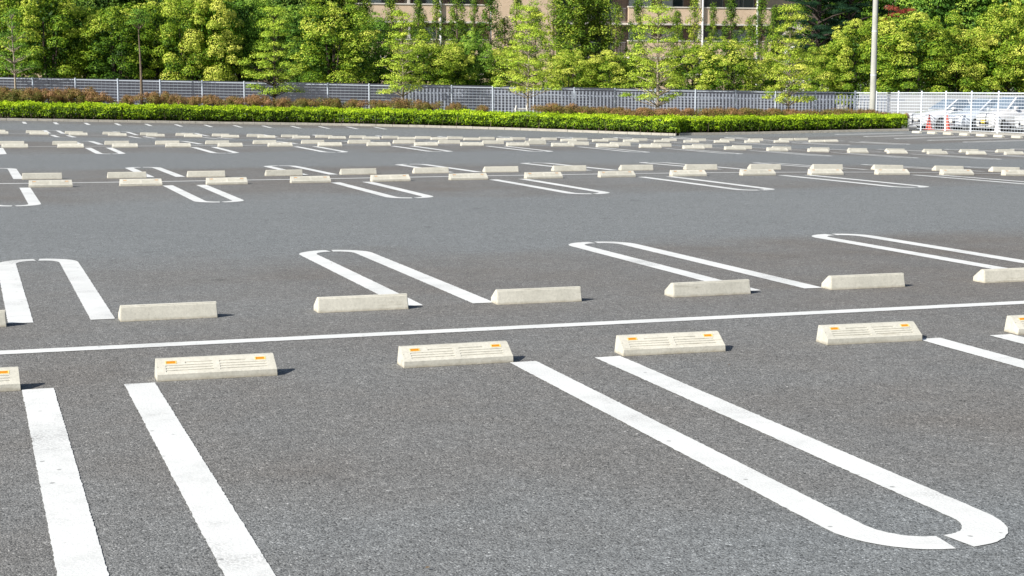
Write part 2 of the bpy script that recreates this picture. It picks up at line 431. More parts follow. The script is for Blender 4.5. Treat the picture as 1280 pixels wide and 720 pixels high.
# ------------------------------------------------------------------ wheel stops
SD, SH = 0.15, 0.098            # depth and height
def stop_body():
    """sloping grooved front (towards -Y), steep back; the ends lean in a little"""
    mb = MB()
    prof = [(0.0, 0.0), (0.0, 0.034), (0.088, SH - 0.004), (0.094, SH), (0.128, SH), (0.134, SH - 0.006), (SD, 0.0)]
    def pt(u, y, z):
        lean = 0.005 * (z / SH)
        return (lean + (SL - 2 * lean) * u / SL, y, z)
    # all faces of the extrusion but the slope (1 -> 2)
    for i, (a, b) in enumerate(zip(prof[:-1], prof[1:])):
        if i == 1: continue
        mb.poly([pt(0, *a), pt(SL, *a), pt(SL, *b), pt(0, *b)], [(0, 1, 2, 3)])
    mb.poly([pt(0, *q) for q in prof], [tuple(range(len(prof)))])
    mb.poly([pt(SL, *q) for q in prof], [tuple(range(len(prof)))[::-1]])
    # slope with grooves and two reflector pockets, cut as real recesses
    a, b = Vector((0, prof[1][0], prof[1][1])), Vector((0, prof[2][0], prof[2][1]))
    nrm = Vector((0, -(b - a).z, (b - a).y)).normalized()
    G = []                                    # (u0, u1, v0, v1, depth)
    for (u0, u1) in ((0.045, 0.285), (0.318, 0.558)):
        for v in (0.16, 0.33, 0.50): G.append((u0, u1, v, v + 0.105, 0.003))
    G.append((0.145, 0.285, 0.70, 0.80, 0.003)); G.append((0.318, 0.455, 0.70, 0.80, 0.003))
    G.append((0.045, 0.102, 0.70, 0.90, 0.006)); G.append((0.501, 0.558, 0.70, 0.90, 0.006))
    us = sorted({0.0, SL} | {g[0] for g in G} | {g[1] for g in G}); vs = sorted({0.0, 1.0} | {g[2] for g in G} | {g[3] for g in G})
    def P(u, v, d):
        q = a.lerp(b, v) - nrm * d
        return pt(u, q.y, q.z) if d == 0 else (pt(u, a.lerp(b, v).y, a.lerp(b, v).z)[0], q.y, q.z)
    dep = {}
    for i in range(len(us) - 1):
        for j in range(len(vs) - 1):
            uc, vc = (us[i] + us[i + 1]) / 2, (vs[j] + vs[j + 1]) / 2
            dep[i, j] = max([g[4] for g in G if g[0] < uc < g[1] and g[2] < vc < g[3]], default=0.0)
    for (i, j), d in dep.items():
        mb.poly([P(us[i], vs[j], d), P(us[i + 1], vs[j], d), P(us[i + 1], vs[j + 1], d), P(us[i], vs[j + 1], d)], [(0, 1, 2, 3)])
        d2 = dep.get((i + 1, j), 0.0)
        if d2 != d: mb.poly([P(us[i + 1], vs[j], d), P(us[i + 1], vs[j], d2), P(us[i + 1], vs[j + 1], d2), P(us[i + 1], vs[j + 1], d)], [(0, 1, 2, 3)])
        d3 = dep.get((i, j + 1), 0.0)
        if d3 != d: mb.poly([P(us[i], vs[j + 1], d), P(us[i + 1], vs[j + 1], d), P(us[i + 1], vs[j + 1], d3), P(us[i], vs[j + 1], d3)], [(0, 1, 2, 3)])
    refl = []
    for (u0, u1) in ((0.045, 0.102), (0.501, 0.558)):
        r_ = MB()
        q = [P(u0 + 0.006, 0.725, 0.004), P(u1 - 0.006, 0.725, 0.004), P(u1 - 0.006, 0.87, 0.004), P(u0 + 0.006, 0.87, 0.004)]
        top = [tuple(Vector(x) + nrm * 0.003) for x in q]
        r_.poly(q + top, [(4, 5, 6, 7), (0, 1, 5, 4), (1, 2, 6, 5), (2, 3, 7, 6), (3, 0, 4, 7)])
        f = MB()
        for (ua, ub, va, vb) in ((u0, u1, 0.70, 0.725), (u0, u1, 0.87, 0.90), (u0, u0 + 0.006, 0.725, 0.87), (u1 - 0.006, u1, 0.725, 0.87)):
            q = [P(ua, va, 0.0055), P(ub, va, 0.0055), P(ub, vb, 0.0055), P(ua, vb, 0.0055)]
            top = [tuple(Vector(x) + nrm * 0.007) for x in q]
            f.poly(q + top, [(4, 5, 6, 7), (0, 1, 5, 4), (1, 2, 6, 5), (2, 3, 7, 6), (3, 0, 4, 7)])
        refl.append((r_, f))
    slot = MB()
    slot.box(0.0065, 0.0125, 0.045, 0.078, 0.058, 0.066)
    return mb, refl, slot
def weld(me):
    bm = bmesh.new(); bm.from_mesh(me)
    bmesh.ops.remove_doubles(bm, verts=bm.verts, dist=0.0004)
    bmesh.ops.recalc_face_normals(bm, faces=bm.faces)
    ed = [e for e in bm.edges if e.is_manifold and e.calc_face_angle(0) > 0.3 and e.calc_length() > 0.05 and len(e.link_faces) == 2 and min(f.calc_area() for f in e.link_faces) > 0.0009]
    bmesh.ops.bevel(bm, geom=ed, offset=0.006, segments=2, affect='EDGES', clamp_overlap=True)
    bm.to_mesh(me); bm.free()
_b, _r, _s = stop_body()
me_body = _b.mesh('concrete_body', M['stop']); weld(me_body)
me_ref = [r_.mesh('reflector', M['orange']) for r_, f in _r]
me_frm = [f.mesh('reflector_frame', M['yellow']) for r_, f in _r]
me_slot = _s.mesh('lifting_slot', M['slot'])
proto = empty('wheel_stop')
mesh_obj('concrete_body', me_body, proto)
for k in range(2):
    r_ = mesh_obj('reflector', me_ref[k], proto)
    mesh_obj('reflector_frame', me_frm[k], r_)
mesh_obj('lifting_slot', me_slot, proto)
ORD = ['first', 'second', 'third', 'fourth', 'fifth', 'sixth', 'seventh', 'eighth', 'ninth', 'tenth', 'eleventh', 'twelfth', 'thirteenth', 'fourteenth', 'fifteenth', 'sixteenth', 'seventeenth', 'eighteenth', 'nineteenth', 'twentieth', 'twenty-first', 'twenty-second', 'twenty-third', 'twenty-fourth', 'twenty-fifth', 'twenty-sixth']
# the same stop with sun-bleached reflectors, and a plain one for the far rows where none can be seen
M['orange_faded'] = plain('bleached_reflector', (0.62, 0.36, 0.16), 0.5, var=0.2, scale=60)
faded = empty('wheel_stop'); mesh_obj('concrete_body', me_body, faded)
for k in range(2):
    mf = me_ref[k].copy(); mf.materials.clear(); mf.materials.append(M['orange_faded']); mesh_obj('reflector', mf, faded)
bare = empty('wheel_stop'); mesh_obj('concrete_body', me_body, bare)
used = {}
def put_stop(x, y, rz, label, group, kind='bare'):
    src = {'full': proto, 'faded': faded, 'bare': bare}[kind]
    t = copy_tree(src) if kind in used else src
    used[kind] = True
    z = g1(x, y)
    e = 0.3
    dirx = Vector((math.cos(rz), math.sin(rz), 0)); diry = Vector((-math.sin(rz), math.cos(rz), 0))
    sx = g1(x + dirx.x * e, y + dirx.y * e) - z; sy = g1(x + diry.x * e, y + diry.y * e) - z
    t.rotation_euler = (math.atan2(sy, e), -math.atan2(sx, e), rz)
    t.location = (x, y, z + 0.001)
    tag(t, label, 'wheel stop', group)
    return t
JIT = dict(
 A=[0, 0.006, 0.027, 0.008, 0.005, 0.017], AY=[0.001, 0.033, 0.024, 0.015, 0.003, -0.011], AR=[0, -0.016, 0.005, -0.035, -0.04, -0.02],
 B=[-0.01, 0.011, 0.014, -0.02, -0.01, -0.01, 0.012], BR=[0, 0.014, 0.011, -0.008, 0.04, -0.006, 0.0],
 C=[-0.013, 0.011, 0.009, 0.019, 0.005, 0.002, -0.012, -0.015, -0.016, -0.014, -0.008, 0.006, 0.026, 0.011],
 D=[-0.031, 0.011, 0.009, 0.017, 0.013, 0.007, -0.005, -0.016, -0.014, -0.028, -0.021, -0.015, 0.004, 0.04, 0.022],
 E=[-0.048, -0.019, 0.002, 0.018, 0.027, 0.017, 0.021, 0.021, 0.008, -0.013, -0.022, -0.036, -0.025, -0.051, -0.034, -0.049, -0.019, -0.015, -0.013, -0.003, 0.029, 0.07, 0.083, 0.08],
 F=[-0.05, -0.022, 0.002, 0.013, 0.034, 0.016, 0.032, 0.028, 0.013, 0.009, 0.005, -0.024, -0.014, -0.017, -0.018, -0.009, -0.004, 0, 0, 0, .01, .03, .05, .07, .08],
 G=[-0.071, -0.045, -0.032, -0.0, 0.017, 0.031, 0.044, 0.053, 0.024, 0.054, 0.029, 0.058, 0.029, 0.01, 0.006, 0.004, -0.012, -0.015, -0.033, -0.035, -0.066, -0.057, -0.02, -0.026],
 H=[-0.113, -0.089, -0.039, -0.015, 0.018, 0.008, 0.036, 0.03, 0.028, 0.032, 0.042, 0.012, 0.016, 0.012, 0.008, -0.022, -0.001, -0.006, 0.004, -0.012, -0.019, -0.015, -0.019, -0.027])
def lab(row, i, n):
    o = ORD[i]
    return {
     'A': f'pale concrete wheel stop with orange reflectors and grooves, {o} from left in the nearest row',
     'B': f'plain smooth pale concrete wheel stop, {o} from left in the second row from camera',
     'C': f'pale wheel stop with faded orange reflectors, {o} from left in the third row from camera',
     'D': f'smooth pale wheel stop, {o} from left in the fourth row, beyond the second long line',
     'E': f'small pale grooved wheel stop, {o} from left in the fifth row from the camera',
     'F': f'small pale wheel stop, {o} from left in the sixth row from the camera',
     'G': f'tiny pale wheel stop, {o} from left in the seventh row from the camera',
     'H': f'tiny pale wheel stop, {o} from left in the eighth row, nearest the green hedge'}[row]
GRP = dict(A='wheel stops in the nearest row', B='wheel stops in the second row', C='wheel stops in the third row', D='wheel stops in the fourth row',
           E='wheel stops in the fifth row', F='wheel stops in the sixth row', G='wheel stops in the seventh row', H='wheel stops in the eighth row')
ROWY = dict(A=8.223, B=10.388, C=24.487, D=26.691, E=40.670, F=42.886, G=57.193, H=59.380)
for row in 'ABCDEFGH':
    J = JIT[row]; n = len(J)
    first = -1 if row in 'AB' else (0 if row in 'CDEFG' else 0)
    for i in range(n):
        k = i + first
        x = X0 + DX * k + J[i] + rng.normal(0, 0.002)
        y = ROWY[row]; rz = rng.normal(0, 0.008)
        if row == 'A': y = 8.225 + JIT['AY'][i]; rz = JIT['AR'][i] + 0.0
        if row == 'B': rz = JIT['BR'][i]
        if row in 'ACEG':
            put_stop(x, y, rz, lab(row, i, n), GRP[row], {'A': 'full', 'C': 'faded'}.get(row, 'bare'))
        else:                                  # turned round: the slope faces away
            put_stop(x + SL, y + SD, rz + PI, lab(row, i, n), GRP[row], 'full' if row == 'B' else 'bare')
for j, (x, y) in enumerate(((31.12, 57.25), (31.75, 57.24))):
    put_stop(x, y, 0.0, ['left one of two wheel stops set end to end, right end of seventh row', 'right one of two wheel stops set end to end, right end of seventh row'][j], GRP['G'])
for j, (x, y) in enumerate(((31.55, 59.4), (32.2, 59.4))):
    put_stop(x, y + SD, PI, ['left one of two wheel stops set end to end, right end of eighth row', 'right one of two wheel stops set end to end, right end of eighth row'][j], GRP['H'])
for j in range(8):
    put_stop(STOPX + SD, 63.3 - 1.22 * j, PI / 2, f'low pale wheel stop end on before the white mesh fence, {ORD[j]} from hedge', 'wheel stops along the right hand fence')

# ------------------------------------------------------------------ kerb and planting bed
K1 = [(-20, 73.4), (-6, 73.4), (1.4, 73.35), (9, 73.3), (15, 73.3), (18, 72.6), (20.7, 71.6), (23.2, 70.0), (25.5, 68.15), (27.5, 66.0), (28.75, 64.7)]
K2 = [(29.15, 65.2), (33.0, 65.75), (36.9, 66.15), (41.3, 66.6)]
def smooth_path(p, it=2):
    for _ in range(it):
        q = [p[0]]
        for a, b in zip(p[:-1], p[1:]):
            q += [(a[0] * .75 + b[0] * .25, a[1] * .75 + b[1] * .25), (a[0] * .25 + b[0] * .75, a[1] * .25 + b[1] * .75)]
        q.append(p[-1]); p = q
    return p
def offset(path, d):
    p = np.array(path); t = np.zeros_like(p); t[1:-1] = p[2:] - p[:-2]; t[0] = p[1] - p[0]; t[-1] = p[-1] - p[-2]
    t /= np.linalg.norm(t, axis=1)[:, None]
    return [tuple(a) for a in p + np.stack([-t[:, 1], t[:, 0]], -1) * d]
K1s = dense(smooth_path(K1), 0.5); K2s = dense(smooth_path(K2), 0.5)
for pth in (K1s, K2s):
    # kerb stones 0.6 m long with a dark joint between them, joined: each is a pixel or three high
    mb = MB()
    pp = dense(pth, 0.6)
    for a, b in zip(pp[:-1], pp[1:]):
        d = Vector((b[0] - a[0], b[1] - a[1], 0)); L_ = d.length; d.normalize(); n = Vector((-d.y, d.x, 0))
        z = g1(*a); sl = (g1(*b) - z) / L_
        Mx = Matrix(((d.x, n.x, 0, a[0]), (d.y, n.y, 0, a[1]), (sl, 0, 1, z), (0, 0, 0, 1)))
        mb.box(0.006, L_ - 0.006, 0, 0.14, -0.05, 0.10 + rng.normal(0, 0.003), Mx)
    o = mb.build('kerb', M['kerb'], None, 0.008); tag(o, kind='structure')
F0 = Vector((3.2 - 0.97 * 12, 82.5 + 0.243 * 12)); FD = Vector((0.970, -0.243)); FNn = Vector((0.243, 0.970))
CORNER = Vector((41.98, 72.8))
def fence_y(x): return 82.5 - (x - 3.2) * 0.2505
bed = MB()
kall = offset(K1s, 0.13) + offset(K2s, 0.13)
pts = []
for (x, y) in kall:
    yb = min(fence_y(x) + 0.6, 90)
    r_ = []
    for t_ in np.linspace(0, 1, 8):
        yy = y + (yb - y) * t_
        r_.append((x, yy, g1(x, yy) + 0.085 + 0.05 * math.sin(t_ * PI)))
    pts += r_
bed.poly(pts, [(i * 8 + j, (i + 1) * 8 + j, (i + 1) * 8 + j + 1, i * 8 + j + 1) for i in range(len(kall) - 1) for j in range(7)], True)
tag(bed.build('planting_bed', M['soil']), kind='structure')
# gravel edge below the right hand fence
edge = MB()
for j in range(33):
    y = 33 + j
    edge.poly([(41.2, y, g1(41.2, y) + 0.006), (42.6, y, g1(42.6, y) + 0.05), (42.6, y + 1, g1(42.6, y + 1) + 0.05), (41.2, y + 1, g1(41.2, y + 1) + 0.006)], [(0, 1, 2, 3)])
tag(edge.build('gravel_edge', M['kerb']), kind='structure')

# ------------------------------------------------------------------ mesh fences
PW = 2.0; FH = 1.78
def panel_mesh(wd, vert, m, hh):
    mb = MB()
    n = 13
    for i in range(n):
        z = 0.10 + (FH - 0.14) * i / (n - 1)
        h = hh if i < n - 1 else 0.022
        mb.box(0, wd, -0.008, 0.008, z - h, z + h)
    for i in range(1, int(wd / vert)):
        mb.box(i * vert - 0.0018, i * vert + 0.0018, 0.008, 0.014, 0.08, FH - 0.02)
    return mb.mesh('mesh_panel', m)
def post_mesh(m):
    mb = MB(); mb.tube([(0, 0, -0.1), (0, 0, FH + 0.03)], 0.038, 10); mb.tube([(0, 0, FH + 0.03), (0, 0, FH + 0.05)], [0.042, 0.025], 10)
    return mb.mesh('post', m)
FAR = (panel_mesh(PW, 0.2, M['shaded_metal'], 0.0075), post_mesh(M['shaded_metal'])); NEAR = (panel_mesh(PW, 0.2, M['white_metal'], 0.009), post_mesh(M['white_metal']))
def add_fence(name, start, dirv, n, label, zf=g1, pw=PW, group=None, ms=None):
    me_panel, me_post = ms
    s = Vector(start); z0 = zf(s.x, s.y)
    f = empty(name, (s.x, s.y, z0)); tag(f, label, 'fence', group)
    ang = math.atan2(dirv[1], dirv[0])
    for i in range(n + 1):
        p = s + Vector(dirv) * pw * i
        z = zf(p.x, p.y) - z0
        q = mesh_obj('post', me_post, f, (p.x - s.x, p.y - s.y, z))
        if i < n:
            p2 = s + Vector(dirv) * pw * (i + 1)
            z2 = zf(p2.x, p2.y) - z0
            m_ = mesh_obj('mesh_panel', me_panel, f, (p.x - s.x + dirv[0] * 0.0, p.y - s.y, z)); tag(m_, kind='stuff')
            m_.rotation_euler = (0, -math.atan2(z2 - z, pw), ang)
            m_.scale = (pw / PW, 1, 1)
    return f
add_fence('mesh_fence', (F0.x, F0.y), (FD.x, FD.y), 26, 'white metal mesh fence running behind the hedges below the trees', ms=FAR)
add_fence('mesh_fence', (CORNER.x + 0.06, CORNER.y + 0.02), (0.0, -1.0), 20, 'white metal mesh fence at far right in front of the parked cars', ms=NEAR)
# pale slatted screen behind the fence
sc = empty('slatted_fence', (0, 84.9, g1(0, 84.9))); tag(sc, 'pale slatted fence glimpsed through the long white mesh fence', 'fence')
mb = MB(); rl = MB()
o0 = Vector((F0.x, F0.y)) + FNn * 2.1
nn = int(54.5 / 0.178)
for i in range(166, nn):
    p = o0 + FD * (0.178 * i); z = g1(p.x, p.y)
    Mx = Matrix(((FD.x, FNn.x, 0, p.x - 0), (FD.y, FNn.y, 0, p.y - 84.9), (0, 0, 1, z - sc.location.z), (0, 0, 0, 1)))
    mb.box(0, 0.075, -0.012, 0.012, 0.03, 1.62, Mx)
    if i % 10 == 0:
        for zz in (0.35, 1.35): rl.box(0, 1.78, 0.014, 0.05, zz, zz + 0.06, Mx)
tag(mb.build('slats', M['picket'], sc), kind='stuff'); tag(rl.build('rails', M['picket'], sc), kind='stuff')
# wall behind that, tree shade painted dark; a light wall behind the parked cars
def wall(name, a, b, h, th, m, label, step=2.0, top=None):
    a, b = Vector(a), Vector(b); d = (b - a); L_ = d.length; d.normalize(); n = Vector((-d.y, d.x))
    z0 = g1(*a); w_ = empty(name, (a.x, a.y, z0)); tag(w_, label, 'wall')
    k = int(L_ / step); pm = None
    for i in range(k):
        p = a + d * step * i; z = g1(p.x, p.y) - z0
        if pm is None:
            q = MB(); q.box(0.006, step - 0.006, 0, th, -0.1, h); pm = q.mesh('wall_panel', m)
        o = mesh_obj('wall_panel', pm, w_, (p.x - a.x, p.y - a.y, z)); o.rotation_euler = (0, 0, math.atan2(d.y, d.x))
    c = MB()
    for i in range(k):
        p = a + d * step * i; p2 = a + d * step * (i + 1)
        z, z2 = g1(p.x, p.y) - z0 + h, g1(p2.x, p2.y) - z0 + h
        Mx = Matrix(((d.x, n.x, 0, p.x - a.x), (d.y, n.y, 0, p.y - a.y), ((z2 - z) / step, 0, 1, z), (0, 0, 0, 1)))
        c.box(0, step, -0.03, th + 0.03, 0.003, 0.07, Mx)
    c.build('coping', m, w_)
wA = o0 + FNn * 1.6; wB = wA + FD * 54
wall('boundary_wall', (wA.x, wA.y), (wB.x, wB.y), 1.72, 0.15, M['wall_shaded'], 'boundary wall coloured dark for the shade under the trees behind the mesh fence')
wall('boundary_wall', (44.5, 76.6), (75, 70.2), 1.62, 0.15, M['wall_grey'], 'light grey wall behind the parked cars at the far right')

# ------------------------------------------------------------------ lamp pole
px_, py_ = 40.87, 69.18
pt_ = empty('street_pole', (px_, py_, g1(px_, py_))); tag(pt_, 'tall pale concrete pole rising behind the hedge, right of centre', 'pole')
mb = MB(); mb.tube([(0, 0, -0.2), (0, 0, 2), (0, 0, 5), (0, 0, 11)], [0.150, 0.142, 0.128, 0.095], 20); mb.build('shaft', M['pole'], pt_)
for zz, rr in ((2.55, 0.146), (4.6, 0.137)):
    mb = MB(); mb.tube([(0, 0, zz), (0, 0, zz + 0.035)], rr, 20); mb.build('steel_band', M['white_metal'], pt_)

# ------------------------------------------------------------------ foliage made of single leaves
def leaf_arrays(P, Nn, size, tone, aspect=0.45, droop=0.0):
    n = len(P)
    Nn = Nn / (np.linalg.norm(Nn, axis=1)[:, None] + 1e-9)
    T = rng.normal(0, 1, (n, 3)); T -= Nn * np.sum(T * Nn, 1)[:, None]
    T /= (np.linalg.norm(T, axis=1)[:, None] + 1e-9)
    B = np.cross(Nn, T)
    s = (size * rng.uniform(0.7, 1.25, n))[:, None]
    V = np.empty((n, 4, 3))
    V[:, 0] = P - T * s * 0.5
    V[:, 1] = P + B * s * aspect * 0.5 + Nn * s * 0.06 + T * s * 0.05
    V[:, 2] = P + T * s * 0.5 - np.array([0, 0, droop]) * s
    V[:, 3] = P - B * s * aspect * 0.5 + Nn * s * 0.06 + T * s * 0.05
    return V.reshape(-1, 3), tone
def leaf_mesh(name, parts, m):
    V = np.concatenate([p[0] for p in parts]); tone = np.concatenate([p[1] for p in parts])
    nf = len(V) // 4
    me = bpy.data.meshes.new(name)
    me.vertices.add(len(V)); me.vertices.foreach_set('co', V.astype(np.float32).ravel())
    me.loops.add(nf * 4); me.loops.foreach_set('vertex_index', np.arange(nf * 4, dtype=np.int32))
    me.polygons.add(nf); me.polygons.foreach_set('loop_start', np.arange(0, nf * 4, 4, dtype=np.int32))
    try: me.polygons.foreach_set('loop_total', np.full(nf, 4, dtype=np.int32))
    except Exception: pass
    a = me.attributes.new('tone', 'FLOAT', 'FACE'); a.data.foreach_set('value', tone.astype(np.float32))
    me.materials.append(m); me.update(calc_edges=True)
    return me
def pad(c, r, n, size, tone, up=0.5, shell=0.5, bottom=-0.6, tvar=0.13, tip=0.0, aspect=0.45):
    """one clump of leaves: mostly on the outside of an ellipsoid"""
    d = rng.normal(0, 1, (int(n * 1.6), 3)); d /= np.linalg.norm(d, axis=1)[:, None]
    d = d[d[:, 2] > bottom][:n]
    rad = rng.uniform(shell, 1.0, len(d)) ** 0.6
    P = np.array(c) + d * rad[:, None] * np.array(r)
    Nn = d * 1.35 + np.array([0, 0, up * 0.7]) + rng.normal(0, 0.42, d.shape)
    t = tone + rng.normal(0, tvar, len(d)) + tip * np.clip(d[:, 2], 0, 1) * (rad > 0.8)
    return leaf_arrays(P, Nn, np.full(len(d), size), t, aspect)

def crown_dense(R_, H_, nl, tone0, size=0.095, seed=0, lobe=(0.34, 0.60), leaves=430, yellow=0.5):
    """broad evergreen: tufts of leaves on a lumpy egg, new growth at the shoot tips"""
    parts = []
    zc = H_ * 0.60
    for i in range(nl):
        t = (i + 0.5) / nl; z = 1 - 2 * t * 0.97
        a = i * 2.39996 + rng.normal(0, 0.25)
        rr = math.sqrt(max(0, 1 - z * z)) if z > 0 else (1 - abs(z) ** 4) ** 0.5
        f = rng.uniform(0.66, 1.06)
        c = (math.cos(a) * rr * R_ * f, math.sin(a) * rr * R_ * f, zc + z * H_ * 0.42 * f)
        lr = rng.uniform(*lobe) * (0.8 + 0.2 * R_ / 1.5)
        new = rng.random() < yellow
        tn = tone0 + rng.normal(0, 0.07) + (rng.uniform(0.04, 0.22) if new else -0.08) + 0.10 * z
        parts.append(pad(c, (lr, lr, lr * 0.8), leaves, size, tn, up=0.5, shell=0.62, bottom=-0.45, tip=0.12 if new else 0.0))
        if rng.random() < 0.8:       # small tufts standing off the lobe give a ragged outline
            for _ in range(3):
                dd = rng.normal(0, 1, 3); dd[2] = abs(dd[2]) * 0.8; dd /= np.linalg.norm(dd)
                out = np.array(c) - np.array([0, 0, zc]); out /= np.linalg.norm(out) + 1e-6
                dd = dd * 0.6 + out; dd /= np.linalg.norm(dd)
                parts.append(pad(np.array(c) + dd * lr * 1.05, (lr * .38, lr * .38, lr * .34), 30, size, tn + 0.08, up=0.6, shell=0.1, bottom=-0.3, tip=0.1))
    n = int(900 * R_ * R_ * H_ / 8)   # sparse inner leaves, toned dark for inner shade, so that it is not see-through
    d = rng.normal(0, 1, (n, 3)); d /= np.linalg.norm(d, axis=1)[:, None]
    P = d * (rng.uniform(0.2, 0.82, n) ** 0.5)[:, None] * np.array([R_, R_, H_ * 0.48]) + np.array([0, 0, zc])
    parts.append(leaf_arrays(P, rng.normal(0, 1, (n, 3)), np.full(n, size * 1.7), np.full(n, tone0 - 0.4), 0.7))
    return parts

def stems(mb, n, R_, H_, r0, spread=0.5, seg=6):
    for i in range(n):
        a = 2 * PI * i / n + rng.uniform(-.4, .4); b = rng.uniform(0.3, 1) * spread * R_
        x, y = math.cos(a) * b, math.sin(a) * b
        pts = [(x * 0.15, y * 0.15, -0.1), (x * 0.4, y * 0.4, H_ * 0.25), (x * 0.75 + rng.normal(0, .05), y * 0.75, H_ * 0.55), (x, y, H_ * 0.85)]
        mb.tube(pts, [r0, r0 * 0.75, r0 * 0.5, r0 * 0.15], seg)

def place(name, meshes, x, y, z, sx, sz, rz, label, cat, group):
    t = empty(name, (x, y, z), rz); t.scale = (sx, sx, sz)
    for nm, me in meshes: mesh_obj(nm, me, t)
    tag(t, label, cat, group)
    return t

# unit variants (radius 1.5, height 5.5)
def dense_variant(tone0, yellow, nl=46, leafmat='leaf_laurel'):
    mb = MB(); stems(mb, 5, 1.2, 5.0, 0.075)
    tr = mb.mesh('trunk', M['bark_dark'])
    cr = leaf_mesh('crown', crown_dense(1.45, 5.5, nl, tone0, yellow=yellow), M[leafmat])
    return [('trunk', tr), ('crown', cr)]
DV = {'y': [dense_variant(0.62, 0.75), dense_variant(0.58, 0.62)],
      'm': [dense_variant(0.46, 0.45), dense_variant(0.42, 0.40)],
      'g': [dense_variant(0.55, 0.4, leafmat='leaf_green'), dense_variant(0.40, 0.3, leafmat='leaf_green')]}
DENSE = [(2.68, 94.54, 7.17, 1.75, 'm'), (4.41, 91.85, 6.24, 1.62, 'y'), (6.29, 93.35, 5.76, 1.57, 'm'), (7.97, 90.67, 5.2, 1.62, 'm'), (10.06, 92.1, 6.09, 1.57, 'm'), (11.54, 89.49, 6.28, 1.45, 'y'), (12.92, 89.04, 6.31, 1.37, 'y'), (14.49, 90.64, 6.17, 1.31, 'g'), (15.95, 90.16, 5.84, 1.31, 'g'), (17.6, 89.61, 5.27, 1.22, 'g'), (18.62, 86.4, 5.57, 1.86, 'y'), (21.57, 89.35, 5.02, 1.32, 'g'),
 (23.9, 87.52, 3.47, 1.48, 'm'), (25.64, 88.01, 3.26, 1.24, 'm'), (27.06, 88.6, 3.82, 1.07, 'g'), (28.76, 88.04, 3.06, 1.07, 'm'), (31.22, 84.6, 3.27, 1.38, 'y'), (33.15, 84.2, 3.31, 1.3, 'y'), (35.48, 84.75, 3.02, 1.15, 'm'), (38.33, 83.81, 3.35, 1.32, 'm'), (39.38, 81.6, 4.15, 1.54, 'y'), (43.29, 83.23, 3.1, 1.34, 'm'), (44.63, 80.66, 3.89, 1.14, 'y'), (45.95, 80.23, 5.2, 1.22, 'y'), (47.61, 79.68, 5.48, 1.4, 'y'), (48.4, 78.2, 5.5, 1.86, 'y'), (50.94, 78.0, 5.34, 1.55, 'm'), (52.6, 77.7, 4.84, 1.37, 'y'), (53.89, 77.3, 6.26, 1.55, 'y'), (56.32, 77.6, 6.63, 1.57, 'y')]
NR = ['leftmost', 'second from left', 'third from left', 'fourth from left', 'fifth from left', 'sixth from left', 'seventh from left', 'eighth from left', 'ninth from left', 'tenth from left', 'eleventh from left', 'twelfth from left', 'thirteenth from left', 'fourteenth from left', 'fifteenth from left', 'fourteenth from right', 'thirteenth from right', 'twelfth from right', 'eleventh from right', 'tenth from right', 'ninth from right', 'eighth from right', 'seventh from right', 'sixth from right', 'fifth from right', 'fourth from right', 'third from right', 'second from right', 'next to the rightmost', 'rightmost']
NR = [f'{ORD[i]} from left' if i < 15 else (f'{ORD[29 - i]} from right' if i < 29 else 'rightmost') for i in range(30)]
for i, (x, y, h, r, kd) in enumerate(DENSE):
    v = DV[kd][i % 2]
    hue = {'y': 'yellow-green', 'm': 'green', 'g': 'bright green'}[kd]
    z = g1(x, y)
    size = 'low ' if h < 4.3 else 'tall '
    if h < 3.9: h += 0.55 if kd != 'y' else 0.1
    place('broadleaf_tree', v, x, y, z, r * 1.15 / 1.6, (h + 0.15) / 5.5, rng.uniform(0, 6.28), f'{size}dense {hue} evergreen tree behind the mesh fence, {NR[i]} in its row', 'tree', 'dense evergreen trees behind the fence')

# narrow upright trees before the flats
def column_variant(nl=46, tone0=0.5):
    mb = MB(); mb.tube([(0, 0, -0.1), (0.03, 0, 3), (0, 0.04, 6), (0, 0, 7.6)], [0.09, 0.07, 0.035, 0.01], 7)
    parts = []
    for i in range(nl):
        z = 1.0 + 6.6 * (i + 0.5) / nl
        rr = (0.62 * min(1, (8.0 - z) / 3.2)) * rng.uniform(0.25, 1.25)
        a = i * 2.39996 + rng.normal(0, .3)
        c = (math.cos(a) * rr, math.sin(a) * rr, z)
        mb.tube([(0, 0, z - 0.25), (c[0] * .6, c[1] * .6, z - 0.05), c], [0.018, 0.012, 0.004], 5)
        lr = rng.uniform(0.20, 0.42)
        parts.append(pad(c, (lr, lr, lr * 1.25), 150, 0.10, tone0 + rng.normal(0, .16), up=0.6, shell=0.15, bottom=-0.7, tvar=0.18, aspect=0.5))
    return [('trunk', mb.mesh('trunk', M['bark'])), ('crown', leaf_mesh('crown', parts, M['leaf_column']))]
CV = [column_variant(44, 0.5), column_variant(52, 0.42), column_variant(38, 0.58)]
CW = [column_variant(120, 0.45)]
